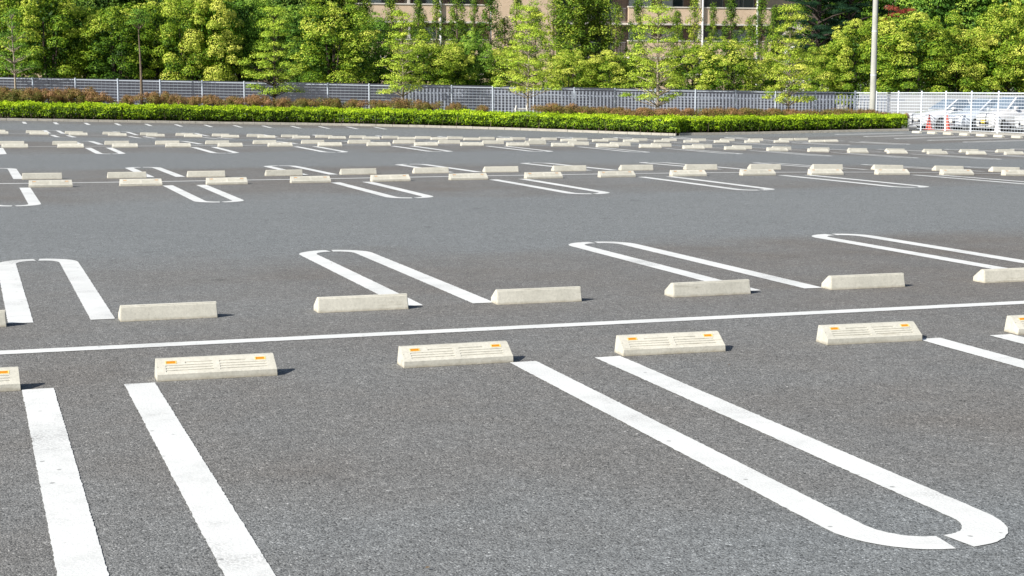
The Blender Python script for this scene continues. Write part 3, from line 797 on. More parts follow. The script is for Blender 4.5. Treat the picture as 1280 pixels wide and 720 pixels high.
COLUMN = [(23.37, 104.66, 8.31, 1.03), (25.1, 106.21, 7.42, 0.94), (26.2, 103.73, 7.7, 0.77), (27.33, 101.23, 7.22, 0.66), (28.98, 102.81, 7.66, 0.67), (29.35, 99.5, 8.11, 0.75), (31.23, 102.06, 7.45, 0.57), (31.29, 98.86, 7.95, 0.8), (33.82, 101.21, 8.01, 0.62), (35.38, 98.57, 7.69, 0.86), (35.92, 96.27, 9.07, 1.39), (37.6, 96.77, 9.18, 1.3), (39.87, 99.2, 7.28, 0.72), (40.02, 95.97, 7.54, 0.7), (43.53, 97.99, 6.95, 0.62), (43.34, 94.87, 7.71, 0.65), (45.3, 96.35, 7.35, 0.51), (45.03, 93.25, 7.89, 0.69), (47.52, 95.61, 6.58, 0.61), (46.82, 92.66, 7.83, 0.69), (48.97, 95.13, 7.32, 0.56), (24.2, 103.0, 6.6, 0.9), (28.1, 103.6, 6.4, 0.9), (30.2, 101.5, 6.0, 0.85), (32.6, 100.0, 6.2, 0.9), (34.5, 99.5, 6.8, 0.9)]
COLUMN.sort(key=lambda q: q[0] / q[1])
for i, (x, y, h, r) in enumerate(COLUMN):
    wide = r > 1.1
    v = CW[0] if wide else CV[i % 3]
    k = i + 1
    nm = f'{ORD[i]} from left' if i < 13 else (f'{ORD[25 - i]} from right' if i < 25 else 'rightmost')
    place('upright_tree', v, x, y, g1(x, y), r / (0.62 + 0.18) * (1.15 if not wide else 0.95), h / 7.9, rng.uniform(0, 6.28), (f'broad dark upright tree before the brick flats, {nm} in the row' if wide else f'narrow upright tree with thin foliage before the brick flats, {nm} in the row'), 'tree', 'upright trees in front of the flats')

# darker trees further back
def back_variant(R_=2.6, H_=9.5, tone0=0.55):
    mb = MB(); stems(mb, 3, 2.0, 8, 0.14)
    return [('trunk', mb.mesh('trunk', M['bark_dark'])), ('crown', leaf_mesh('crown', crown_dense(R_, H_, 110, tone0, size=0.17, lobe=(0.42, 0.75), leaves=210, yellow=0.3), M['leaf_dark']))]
BV = [back_variant(), back_variant(tone0=0.7)]
BACK = [(-1.2, 108.5, 9.5, 2.9), (2.72, 109.38, 10.08, 3.03), (5.94, 110.43, 9.78, 2.83), (8.7, 107.4, 7.9, 2.52), (11.31, 108.65, 9.36, 2.57), (13.97, 105.65, 9.27, 2.52), (17.41, 106.64, 10.49, 2.57), (19.96, 103.67, 8.38, 2.27), (22.72, 107.0, 9.19, 2.1)]
for i, (x, y, h, r) in enumerate(BACK):
    place('shade_tree', BV[i % 2], x, y, g1(x, y), r / 2.6, h / 9.5, rng.uniform(0, 6.28), f'tall dark tree behind the evergreen row at upper left, {ORD[i]} from left', 'tree', 'dark trees at upper left')
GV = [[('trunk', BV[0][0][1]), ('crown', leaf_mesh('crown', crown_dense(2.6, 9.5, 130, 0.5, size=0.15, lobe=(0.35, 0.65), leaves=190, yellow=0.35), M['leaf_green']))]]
RBACK = [(60.08, 98.88, 11.29, 2.72), (61.38, 95.5, 10.62, 2.93), (65.34, 97.14, 11.06, 2.99), (66.96, 93.9, 10.64, 2.93), (71.01, 95.26, 11.32, 3.26), (56.9, 101.5, 11.5, 2.6)]
for i, (x, y, h, r) in enumerate(RBACK):
    place('shade_tree', GV[0] if i != 4 else BV[1], x, y, g1(x, y), r / 2.6, h / 9.5, rng.uniform(0, 6.28), f'tall leafy green tree above the yellow-green row at upper right, {ORD[i]} of six', 'tree', 'leafy trees at upper right')

# pines with flat dark pads on crooked limbs
def pine():
    mb = MB(); parts = []
    trunk = [(0, 0, -0.1), (0.35, 0.1, 2.2), (0.1, 0.0, 4.2), (0.45, 0.1, 6.5), (0.3, 0, 9.0)]
    mb.tube(trunk, [0.19, 0.16, 0.13, 0.09, 0.04], 8)
    for i in range(40):
        z = 2.6 + 6.9 * i / 40; a = i * 2.4 + rng.normal(0, .4); R_ = rng.uniform(1.0, 2.9) * (1.0 if z < 7 else 0.75)
        c = np.array([0.25 + math.cos(a) * R_, math.sin(a) * R_, z + rng.normal(0, .15)])
        mb.tube([(0.25, 0.05, z - 0.7), (0.25 + math.cos(a) * R_ * .5, math.sin(a) * R_ * .5, z - 0.3), tuple(c - np.array([0, 0, .08]))], [0.07, 0.045, 0.015], 6)
        for q in range(5):
            cc = c + np.array([rng.normal(0, .45), rng.normal(0, .45), rng.normal(0, .07)])
            parts.append(pad(cc, (rng.uniform(.35, .6), rng.uniform(.35, .6), 0.16), 320, 0.12, 0.5 + rng.normal(0, .15), up=1.2, shell=0.1, bottom=-0.3, aspect=0.18))
    return [('trunk', mb.mesh('trunk', M['bark_dark'])), ('crown', leaf_mesh('crown', parts, M['leaf_pine']))]
PN = pine()
for i, (x, y, h, r) in enumerate([(51.98, 95.2, 9.92, 2.83), (55.4, 96.27, 9.6, 2.62), (54.0, 99.5, 10.2, 2.8)]):
    place('pine_tree', PN, x, y, g1(x, y), r / 3.0, h / 9.5, [0.3, 2.5, 4.4][i], ['dark pine with flat layered boughs left of the concrete pole, nearer the flats', 'dark pine with flat boughs directly left of the concrete pole, before a white house', 'dark pine behind the other two pines by the concrete pole'][i], 'tree', 'dark pines by the concrete pole')
mb = MB(); stems(mb, 4, 1.1, 6.2, 0.05)
parts = []
for i in range(26):
    a = rng.uniform(0, 6.28); R_ = rng.uniform(0, 1.1)
    parts.append(pad((math.cos(a) * R_, math.sin(a) * R_, rng.choice([4.5, 4.9, 5.9, 6.3, 6.8]) + rng.normal(0, .2)), (.45, .45, .2), 200, .09, .6 + rng.normal(0, .12), up=1.0, shell=.1))
place('maple_tree', [('trunk', mb.mesh('trunk', M['bark_dark'])), ('crown', leaf_mesh('crown', parts, M['leaf_maple']))], 54.9, 90.7, g1(54.9, 90.7), 1.0, 0.98, 0.0, 'red leaved maple just right of the concrete pole', 'tree', None)

# ------------------------------------------------------------------ young trees in the planting bed, boughs in layers
def layered(H_, R_, z0, nlay, leafmat, tone, per=7, lean=0.0, bare=0.0, bark='bark_pale', n=110, twist=0.0, r0=0.06, lsz=0.085):
    tk = MB(); br = MB(); parts = []
    pts = [(0, 0, -0.15)] + [(lean * t + 0.04 * math.sin(5 * t + twist), 0.04 * math.cos(4 * t + twist), H_ * 0.96 * t) for t in (0.2, 0.4, 0.6, 0.8, 1.0)]
    tk.tube(pts, [r0, r0 * 0.85, r0 * 0.7, r0 * 0.5, r0 * 0.3, r0 * 0.08], 9)
    for L_ in range(nlay):
        t = (L_ + 0.5) / nlay; z = z0 + (H_ - z0) * t
        rr = R_ * (0.55 + 0.6 * math.sin(PI * min(1, (t * 0.8 + 0.22)))) * (1.05 - 0.55 * t)
        k = max(4, int(per * 1.45 * (1.1 - 0.5 * t)))
        for j in range(k):
            a = 2 * PI * j / k + L_ * 1.3 + rng.normal(0, .25); q = rr * rng.uniform(0.25, 1.05)
            c = np.array([lean * z / H_ + math.cos(a) * q, math.sin(a) * q, z + rng.normal(0, 0.11) + 0.12 * q])
            br.tube([(lean * z / H_, 0, z - 0.22 - 0.1 * q), (lean * z / H_ + math.cos(a) * q * .55, math.sin(a) * q * .55, z - 0.08), tuple(c)], [r0 * 0.32, r0 * 0.2, r0 * 0.06], 6)
            if rng.random() < bare: continue
            pr = rng.uniform(0.20, 0.42) * (0.7 + 0.3 * R_)
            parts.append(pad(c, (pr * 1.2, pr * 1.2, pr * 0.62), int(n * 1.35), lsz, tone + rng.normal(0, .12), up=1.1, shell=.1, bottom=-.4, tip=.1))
    return [('trunk', tk.mesh('trunk', M[bark])), ('boughs', br.mesh('boughs', M[bark])), ('crown', leaf_mesh('crown', parts, M[leafmat]))]
FRONT = [
 ('young_tree', 2.35, 82.0, layered(4.9, 1.0, 1.9, 6, 'leaf_green', 0.45, per=8, n=40, bark='bark_pale', bare=.15, r0=.065), 'slender young tree with thin grey-green foliage and pale forked trunk at far left', 'young trees in the planting bed'),
 ('bare_tree', 7.96, 79.6, layered(4.9, 0.55, 4.2, 3, 'leaf_green', 0.4, per=6, n=60, bark='bark', r0=.085), 'nearly bare straight brown trunk with a few leaves on top, at left', 'young trees in the planting bed'),
 ('young_tree', 14.06, 78.8, layered(5.2, 1.42, 1.1, 8, 'leaf_lime', 0.55, per=8, n=130, bark='bark_dark', r0=.08, lean=.15), 'young bright green tree with wide low boughs over the fence, left of centre', 'young trees in the planting bed'),
 ('young_tree', 20.13, 77.6, layered(5.15, 1.1, 1.2, 8, 'leaf_lime', 0.6, per=7, n=120, bark='bark_pale'), 'slim lime green young tree left of the brick flats, thin pale trunk', 'young trees in the planting bed'),
 ('young_tree', 25.2, 73.9, layered(5.65, 1.5, 1.35, 9, 'leaf_lime', 0.6, per=7, n=135, bark='bark_pale', lean=.12), 'bright lime layered young tree held by a white frame near the middle', 'young trees in the planting bed'),
 ('young_tree', 31.0, 71.9, layered(6.2, 1.5, 1.0, 10, 'leaf_lime', 0.52, per=8, n=110, bark='bark_pale', r0=.085, twist=2), 'tallest young tree in the bed with thick pale trunk, right of centre', 'young trees in the planting bed'),
 ('young_tree', 37.7, 71.6, layered(5.75, 1.35, 1.1, 10, 'leaf_laurel', 0.78, per=8, n=130, bark='bark_pale', r0=.05), 'conical yellow-green young tree between the centre and the concrete pole', 'young trees in the planting bed'),
]
for (nm, x, y, ms, lb, gp) in FRONT:
    place(nm, ms, x, y, g1(x, y) + 0.1, 1, 1, rng.uniform(0, .3), lb, 'tree', gp)
# white timber frames steadying two of them
for (x, y, lb) in ((24.95, 73.55, 'white timber support frame at the foot of the lime green young tree'), (30.75, 71.5, 'white timber support frame beside the tallest young tree')):
    t = empty('tree_support', (x, y, g1(x, y) + 0.1)); tag(t, lb, 'tree support', 'white tree support frames')
    for sx in (-1, 1):
        mb = MB(); mb.tube([(sx * 0.42 - .15, 0, -0.1), (sx * 0.25 - .15, 0, 0.9)], 0.03, 8); mb.build('post', M['stake'], t)
    mb = MB(); mb.tube([(-0.5, 0.032, 0.72), (0.25, 0.032, 0.72)], 0.028, 8); mb.build('crossbar', M['stake'], t)

# ------------------------------------------------------------------ clipped hedges
def hedge(path, depth, h, label, gapend=0.0):
    p = np.array(dense(path, 0.1)); t = np.zeros_like(p); t[1:-1] = p[2:] - p[:-2]; t[0] = p[1] - p[0]; t[-1] = p[-1] - p[-2]
    t /= np.linalg.norm(t, axis=1)[:, None]; nr = np.stack([-t[:, 1], t[:, 0]], -1)
    root = empty('clipped_hedge', (p[0, 0], p[0, 1], g1(*p[0]))); tag(root, label, 'hedge', 'clipped green hedges along the kerb')
    org = np.array(root.location)
    Ls = len(p) * 0.1
    n = int(Ls * 2300)
    i = rng.integers(0, len(p), n); u = rng.random(n)
    front = rng.random(n) < 0.42
    # lumpy outline: each shrub of the hedge bulges a little
    s = i * 0.1
    lump = 0.022 * np.sin(s * 2.1 + 1.0) + 0.02 * np.sin(s * 5.3) + 0.015 * np.sin(s * 11.7)
    top = h + lump + 0.02 * np.sin(s * 23)
    vv = np.where(front, rng.normal(0.03, 0.05, n) + 0.05 * np.sin(s * 3.7 + 2) * 1.0 + 0.10 * (np.abs(u - 0.5) > 0.42), u * depth)
    zz = np.where(front, 0.06 + (top - 0.06) * u ** 0.75, top - 0.05 * (vv > depth * .9) + rng.normal(0, 0.035, n))
    off = 0.26 + vv
    cell = (np.floor(s / 0.16).astype(int) * 131 + np.floor(np.where(front, zz, 9 + off * 1.0) / 0.13).astype(int) * 17) % 997
    ct = rng.normal(0, 1, 997)[cell]; cd_ = rng.normal(0, 1, 997)[cell]
    off = off + np.where(front, cd_ * 0.05, 0.0); zz = zz + np.where(front, 0.0, cd_ * 0.022)
    XY = p[i] + t[i] * rng.uniform(-.06, .06, (n, 1)) + nr[i] * off[:, None]
    Z = gz(XY[:, 0], XY[:, 1]) + 0.10 + zz
    P = np.concatenate([XY, Z[:, None]], 1) - org
    Nn = np.where(front[:, None], np.concatenate([-nr[i], np.full((n, 1), .45)], 1), np.array([0, 0, 1.0])) + rng.normal(0, .55, (n, 3))
    # sunlit top and darker front put into leaf tone, older brown-green leaves low down
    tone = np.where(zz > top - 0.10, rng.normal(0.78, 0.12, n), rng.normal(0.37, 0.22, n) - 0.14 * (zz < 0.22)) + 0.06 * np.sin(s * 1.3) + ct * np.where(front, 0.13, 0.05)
    A = leaf_arrays(P, Nn, np.full(n, 0.062), tone, 0.55)
    m2 = int(Ls * 700); j = rng.integers(0, len(p), m2)
    XY = p[j] + nr[j] * (0.42 + rng.random(m2) * (depth - .3))[:, None]
    Z = gz(XY[:, 0], XY[:, 1]) + 0.1 + rng.random(m2) * (h - .1)
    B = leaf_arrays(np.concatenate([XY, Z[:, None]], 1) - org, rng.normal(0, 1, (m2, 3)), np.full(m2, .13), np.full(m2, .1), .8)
    caps = []
    for e, sg in ((0, -1), (len(p) - 1, 1)):
        m3 = 2600; uu = rng.random(m3); z3 = 0.05 + rng.random(m3) ** 0.8 * (h - 0.02)
        XY = p[e] + nr[e] * (0.26 + uu * depth)[:, None] + t[e] * (sg * (0.04 + rng.normal(0, .04, m3) + 0.06 * np.sin(uu * 9 + z3 * 7)))[:, None]
        Z = gz(XY[:, 0], XY[:, 1]) + .1 + z3
        caps.append(leaf_arrays(np.concatenate([XY, Z[:, None]], 1) - org, np.concatenate([np.tile(t[e] * sg, (m3, 1)), np.full((m3, 1), .5)], 1) + rng.normal(0, .5, (m3, 3)), np.full(m3, .062), rng.normal(.42, .18, m3) + .3 * (z3 > h - .14), .55))  # end leaves carry the same painted light on top
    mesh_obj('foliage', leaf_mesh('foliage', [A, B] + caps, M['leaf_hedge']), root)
    mb = MB()
    for k in range(0, len(p), 3):
        for _ in range(2):
            q = p[k] + nr[k] * (0.30 + rng.uniform(0, .35)); z = g1(*q) - org[2]
            a = rng.uniform(-.12, .12, 2)
            mb.tube([(q[0] - org[0], q[1] - org[1], z), (q[0] - org[0] + a[0], q[1] - org[1] + a[1], z + 0.52)], [0.013, 0.006], 5)
    tag(mb.build('stems', M['bark'], root), kind='stuff')
    return root
hedge(K1s[:-1], 1.15, 0.61, 'long clipped bright green hedge along the kerb from the left edge')
hedge(K2s, 1.05, 0.60, 'shorter clipped green hedge at right, ending at the white mesh fence')

# reddish loose shrubs between hedge and fence
def red_variant(seed):
    parts = []; mb = MB()
    for k in range(34):
        a = rng.uniform(0, 6.28); q = rng.uniform(0, .72)
        c = (math.cos(a) * q * 1.15, math.sin(a) * q, (0.62 + rng.normal(0, .07)) if k % 3 else 0.25 + rng.uniform(0, .3))
        rr = rng.uniform(.18, .28)
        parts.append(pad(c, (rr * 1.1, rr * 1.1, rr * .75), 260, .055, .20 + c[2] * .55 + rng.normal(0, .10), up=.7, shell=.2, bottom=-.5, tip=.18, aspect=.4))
        mb.tube([(0.1 * math.cos(a), 0.1 * math.sin(a), -.1), c], [.012, .005], 5)
    return [('stems', mb.mesh('stems', M['bark'])), ('foliage', leaf_mesh('foliage', parts, M['leaf_red']))]
RV = [red_variant(i) for i in range(5)]
SHR = [(1.5, 81.2, 1.0), (2.4, 80.9, .95), (3.3, 80.6, 0.85), (4.13, 80.5, 0.8), (4.99, 80.2, 0.8), (5.93, 79.9, 0.85), (7.37, 79.7, 0.5), (8.52, 79.4, 0.8), (9.35, 79.2, 0.5), (10.25, 78.9, 0.72), (11.12, 78.6, 0.72), (12.13, 78.3, 0.83), (13.13, 78.0, 0.7), (14.21, 77.6, 0.76), (15.3, 77.3, 0.83), (16.45, 76.9, 0.8), (17.53, 76.6, 0.66), (18.68, 76.2, 0.6), (19.69, 75.9, 0.83), (20.77, 75.6, 0.66), (22.03, 75.2, 0.56), (23.2, 74.6, 0.42), (26.02, 72.6, 0.97), (27.01, 72.2, 0.89), (27.97, 71.8, 0.89), (28.92, 71.3, 0.89), (29.91, 70.7, 0.97), (31.04, 70.2, 0.9), (33.05, 70.4, 0.99), (34.08, 70.2, 0.93), (35.1, 70.0, 0.99), (36.11, 69.8, 0.99), (37.12, 69.6, 0.99), (38.13, 69.3, 1.03), (39.13, 69.1, 1.03), (40.2, 68.5, 0.95), (41.0, 68.2, 0.8), (41.45, 67.9, 0.55)]
for i, (x, y, r) in enumerate(SHR):
    n_ = f'{ORD[i]} from left' if i < 19 else (f'{ORD[len(SHR) - 1 - i]} from right' if i < len(SHR) - 1 else 'rightmost')
    place('red_shrub', RV[i % 5], x, y, g1(x, y) + 0.12, r * 1.25, (1.47 - 0.012 * x) * (0.72 + 0.28 * r) * rng.uniform(.92, 1.08) * (1.06 if i < 5 else 1.0), rng.uniform(0, 6.28), f'loose reddish brown shrub between clipped hedge and mesh fence, {n_}', 'shrub', 'reddish shrubs behind the hedge')

# fallen leaves in the gutter and a few blown over the lot
lf = []
gp = np.array(dense(offset(K1s, -0.05), 0.1) + dense(offset(K2s, -0.05), 0.1))
i_ = rng.integers(0, len(gp), 900)
XY = gp[i_] + rng.normal(0, 1, (900, 2)) * np.array([.06, .05]) - np.array([0, 0.08]) + np.abs(rng.normal(0, .12, (900, 1))) * np.array([0, -1.0])
XY2 = np.stack([rng.uniform(-2, 20, 70), rng.uniform(4, 30, 70)], -1)
XY = np.concatenate([XY, XY2]); n_l = len(XY)
Pl = np.concatenate([XY, (gz(XY[:, 0], XY[:, 1]) + 0.009)[:, None]], 1)
lv = leaf_arrays(Pl, np.array([0, 0, 1.0]) + rng.normal(0, .15, (n_l, 3)), np.concatenate([np.full(900, .05), np.full(70, .028)]), rng.uniform(0, 1, n_l), 0.5)
M['dead_leaf'] = make_leaf('dead_leaf', [(0.0, (0.10, 0.06, 0.03)), (0.6, (0.20, 0.13, 0.06)), (1.0, (0.30, 0.24, 0.08))], spread=0.0)
tag(mesh_obj('fallen_leaves', leaf_mesh('fallen_leaves', [lv], M['dead_leaf'])), 'small dry brown leaves lying in the gutter by the hedge', 'leaves', None, 'stuff')

# ------------------------------------------------------------------ flats behind the trees
def make_tile(name, c1, c2, mortar):
    m, nt, b = mat(name)
    P = opos(nt)
    sep = nt.nodes.new('ShaderNodeSeparateXYZ'); nt.links.new(P, sep.inputs[0])
    cmb = nt.nodes.new('ShaderNodeCombineXYZ')
    nt.links.new(maths(nt, 'ADD', sep.outputs[0], sep.outputs[1]), cmb.inputs[0]); nt.links.new(sep.outputs[2], cmb.inputs[1])
    bk = nt.nodes.new('ShaderNodeTexBrick'); nt.links.new(cmb.outputs[0], bk.inputs['Vector'])
    for k, v in (('Color1', (*c1, 1)), ('Color2', (*c2, 1)), ('Mortar', (*mortar, 1)), ('Scale', 1.0), ('Brick Width', 0.22), ('Row Height', 0.09), ('Mortar Size', 0.012)): bk.inputs[k].default_value = v
    c = mix(nt, 1.0, bk.outputs[0], ramp(nt, noise(nt, P, 0.5, 4), [(0.3, 0.9), (0.7, 1.06)]), 'MULTIPLY')
    setc(nt, b, c); b.inputs['Roughness'].default_value = 0.8
    return m
M['tile'] = make_tile('tan_wall_tile', (0.72, 0.53, 0.37), (0.63, 0.45, 0.30), (0.70, 0.60, 0.47))
M['tile_shaded'] = make_tile('shaded_recess_tile', (0.24, 0.17, 0.14), (0.20, 0.14, 0.11), (0.25, 0.2, 0.17))  # tan tile darkened for the shade in the balcony recesses
M['trim'] = plain('cream_coping', (0.70, 0.66, 0.60), 0.7, var=0.06)
M['slab'] = plain('slab_soffit', (0.42, 0.40, 0.37), 0.8)
M['pipe'] = plain('white_pipe', (0.72, 0.72, 0.72), 0.4, var=0.04)
M['frame'] = plain('window_frame', (0.34, 0.34, 0.35), 0.4, metal=0.3)
M['curtain'] = plain('curtain', (0.42, 0.50, 0.52), 0.9, var=0.15, scale=8)
mg, ntg, bg = mat('window_glass'); setc(ntg, bg, ramp(ntg, noise(ntg, opos(ntg), 0.5, 2), [(0.3, (0.02, 0.03, 0.04)), (0.7, (0.05, 0.08, 0.10))])); bg.inputs['Roughness'].default_value = 0.06
bg.inputs['Specular IOR Level'].default_value = 0.6
M['glass'] = mg

A0 = Vector((14.0, 132.3)); A1 = Vector((70.0, 130.0))
ang = math.atan2(A1.y - A0.y, A1.x - A0.x)
BZ = -1.2
def U(X): return (X - A0.x) / math.cos(ang)
bld = empty('apartment_block', (A0.x, A0.y, BZ), ang)
tag(bld, 'tan tiled apartment block with long balconies behind the trees', 'building')
LV = [0.0, 2.8, 5.6, 8.4, 11.2]           # floor levels
FLOOR0 = 1.65
u_end = U(66.0)
def bx(name, m, x0, x1, y0, y1, z0, z1, parent=bld, bev=0):
    mb = MB(); mb.box(x0, x1, y0, y1, z0, z1); return mb.build(name, m, parent, bev)
tower = (U(41.2), U(46.6))                # solid tiled stair tower
# recessed back wall with openings
bx('wall', M['tile_shaded'], 0, u_end, 0.25, 10, -0.3, 14.4)
bx('tower_wall', M['tile'], tower[0], tower[1], -1.9, 0.25, -0.3, 15.2)
bx('roof', M['slab'], -0.4, u_end + 0.4, -1.8, 10.3, 14.4, 14.7)
# end walls
bx('end_wall', M['tile'], -0.25, 0, -1.6, 10, -0.3, 14.4); bx('end_wall', M['tile'], u_end, u_end + 0.25, -0.2, 10, -0.3, 14.4)
# balcony runs
runs = [(0.01, tower[0] - 0.01), (U(53.0), u_end)]
mid = (tower[1], U(52.95))
for (a, b_) in runs:
    for L_ in LV:
        z = FLOOR0 + L_ - 0.3
        s = bx('balcony', M['tile'], a, b_, -1.6, -1.45, z + 0.02, z + 1.30)
        bx('coping', M['trim'], a - 0.03, b_ + 0.03, -1.66, -1.39, z + 1.302, z + 1.40, s)
        bx('slab_edge', M['trim'], a - 0.02, b_ + 0.02, -1.63, 0.245, z - 0.12, z + 0.017, s)
    # party walls between the flats
    n = max(1, round((b_ - a) / 6.2))
    for i in range(1, n):
        x = a + (b_ - a) * i / n
        bx('party_wall', M['slab'], x - 0.07, x + 0.07, -1.44, 0.247, 0.0, 14.38)
    for L_ in LV:
        z = FLOOR0 + L_
        for i in range(n):
            x0 = a + (b_ - a) * i / n; w_ = (b_ - a) / n
            for (q0, q1, zb, zt) in ((0.10, 0.42, 0.05, 2.1), (0.56, 0.86, 0.05, 2.1)):
                xa, xb = x0 + w_ * q0, x0 + w_ * q1
                wdw = bx('window', M['frame'], xa, xb, 0.17, 0.247, z + zb, z + zt)
                xm = (xa + xb) / 2
                for (p0, p1) in ((xa + 0.05, xm - 0.03), (xm + 0.03, xb - 0.05)):
                    cur = rng.random() < 0.45
                    bx('pane', M['curtain'] if cur else M['glass'], p0, p1, 0.155, 0.168, z + zb + 0.06, z + zt - 0.06, wdw)
# railed recess between tower and right hand run
for L_ in LV:
    z = FLOOR0 + L_ - 0.3
    s = bx('slab_edge', M['trim'], mid[0] + 0.01, mid[1] - 0.01, -1.2, 0.245, z - 0.12, z + 0.03)
    mb = MB()
    k = int((mid[1] - mid[0]) / 0.14)
    for i in range(k): mb.box(mid[0] + 0.08 + i * 0.14, mid[0] + 0.10 + i * 0.14, -1.17, -1.15, z + 0.034, z + 1.2)
    mb.box(mid[0] + 0.02, mid[1] - 0.02, -1.19, -1.13, z + 1.203, z + 1.25)
    mb.build('railing', M['frame'], bld)
    for (q0, q1) in ((0.12, 0.42), (0.58, 0.88)):
        xa, xb = mid[0] + (mid[1] - mid[0]) * q0, mid[0] + (mid[1] - mid[0]) * q1
        wdw = bx('window', M['frame'], xa, xb, 0.17, 0.247, z + 0.35, z + 2.4)
        bx('pane', M['glass'], xa + 0.06, xb - 0.06, 0.155, 0.168, z + 0.41, z + 2.34, wdw)
for x in (U(36.9), tower[0] - 0.12, U(59.6), U(64.6)):
    mb = MB(); mb.tube([(x, -1.74, 0), (x, -1.74, 14.2)], 0.09, 10); mb.build('downpipe', M['pipe'], bld)
# second wing, set back, and a white house
b2 = empty('apartment_wing', (66.8, 136.5, BZ), ang); tag(b2, 'set back tan wing of flats seen left of the dark pines', 'building')
bx('wall', M['tile_shaded'], 0, 16, 1.3, 10, -0.3, 14.4, b2); bx('roof', M['slab'], -.3, 16.3, -.3, 10.3, 14.4, 14.7, b2)
for L_ in LV:
    z = L_
    s = bx('balcony', M['tile'], 0.0, 16, -0.15, 0.0, z + 0.25, z + 1.3, b2); bx('coping', M['trim'], -0.03, 16.03, -0.2, 0.05, z + 1.303, z + 1.40, s)
    bx('slab_edge', M['trim'], 0, 16, -0.18, 1.297, z + 0.1, z + 0.247, s)
    for xa in (1.2, 4.4, 8.2, 11.6):
        wdw = bx('window', M['frame'], xa, xa + 1.8, 1.22, 1.298, z + 0.4, z + 2.4, b2); bx('pane', M['curtain'] if rng.random() < .5 else M['glass'], xa + .06, xa + 1.74, 1.205, 1.219, z + .46, z + 2.34, wdw)
b3 = empty('white_house', (66.0, 112.0, -1.5), ang); tag(b3, 'white rendered house glimpsed left of the concrete pole between pines', 'building')
M['render'] = plain('white_render', (0.72, 0.72, 0.70), 0.8, var=0.05)
bx('wall', M['render'], -4.5, 1.5, 0, 6, 0, 5.6, b3)
mb = MB(); mb.poly([(-4.9, -0.5, 5.6), (1.9, -0.5, 5.6), (1.9, 6.5, 5.6), (-4.9, 6.5, 5.6), (-4.9, 3, 7.4), (1.9, 3, 7.4)], [(0, 1, 5, 4), (2, 3, 4, 5), (1, 2, 5), (3, 0, 4), (0, 3, 2, 1)]); mb.build('roof', M['slab'], b3)
for xa in (-3.6, -0.9):
    for zz in (0.9, 3.4):
        wdw = bx('window', M['frame'], xa, xa + 1.4, -0.05, -0.003, zz, zz + 1.3, b3); bx('pane', M['glass'], xa + .06, xa + 1.34, -0.066, -0.053, zz + .06, zz + 1.24, wdw)
# long low dark building end behind the left trees
b4 = empty('rear_house', (-6, 128, -0.8), 0.0); tag(b4, 'pinkish house wall glimpsed through the trees at upper left', 'building')
bx('wall', M['tile'], 0, 19, 0, 8, 0, 8.5, b4); bx('roof', M['slab'], -.4, 19.4, -.5, 8.5, 8.5, 8.8, b4)
for xa in np.arange(1.5, 17, 3.4):
    for zz in (1.0, 3.9, 6.2):
        wdw = bx('window', M['frame'], xa, xa + 1.5, -0.06, -0.003, zz, zz + 1.3, b4); bx('pane', M['glass'], xa + .06, xa + 1.44, -0.076, -0.063, zz + .06, zz + 1.24, wdw)

# ------------------------------------------------------------------ parked cars beyond the right hand fence
def car_paint(name, c):
    m, nt, b = mat(name); setc(nt, b, ramp(nt, noise(nt, opos(nt), 2, 2), [(0, [x * .97 for x in c]), (1, c)])); b.inputs['Roughness'].default_value = .28; b.inputs['Metallic'].default_value = .25; b.inputs['Coat Weight'].default_value = .8
    return m
M['car_white'] = car_paint('white_car_paint', (0.80, 0.82, 0.84)); M['car_silver'] = car_paint('silver_car_paint', (0.60, 0.66, 0.74)); M['car_pearl'] = car_paint('pearl_car_paint', (0.74, 0.74, 0.74))
M['car_glass'] = plain('car_glass', (0.16, 0.21, 0.27), 0.08, var=.1)
M['rubber'] = plain('tyre_rubber', (0.03, 0.03, 0.03), 0.8); M['rim'] = plain('alloy_rim', (0.5, 0.5, 0.52), 0.3, metal=.8)
M['lamp'] = plain('headlamp_lens', (0.75, 0.78, 0.80), 0.08, coat=1); M['plate_w'] = plain('white_number_plate', (0.75, 0.75, 0.72), .5); M['plate_y'] = plain('yellow_number_plate', (0.80, 0.62, 0.08), .5)
M['black'] = plain('black_plastic', (0.03, 0.03, 0.035), .5)
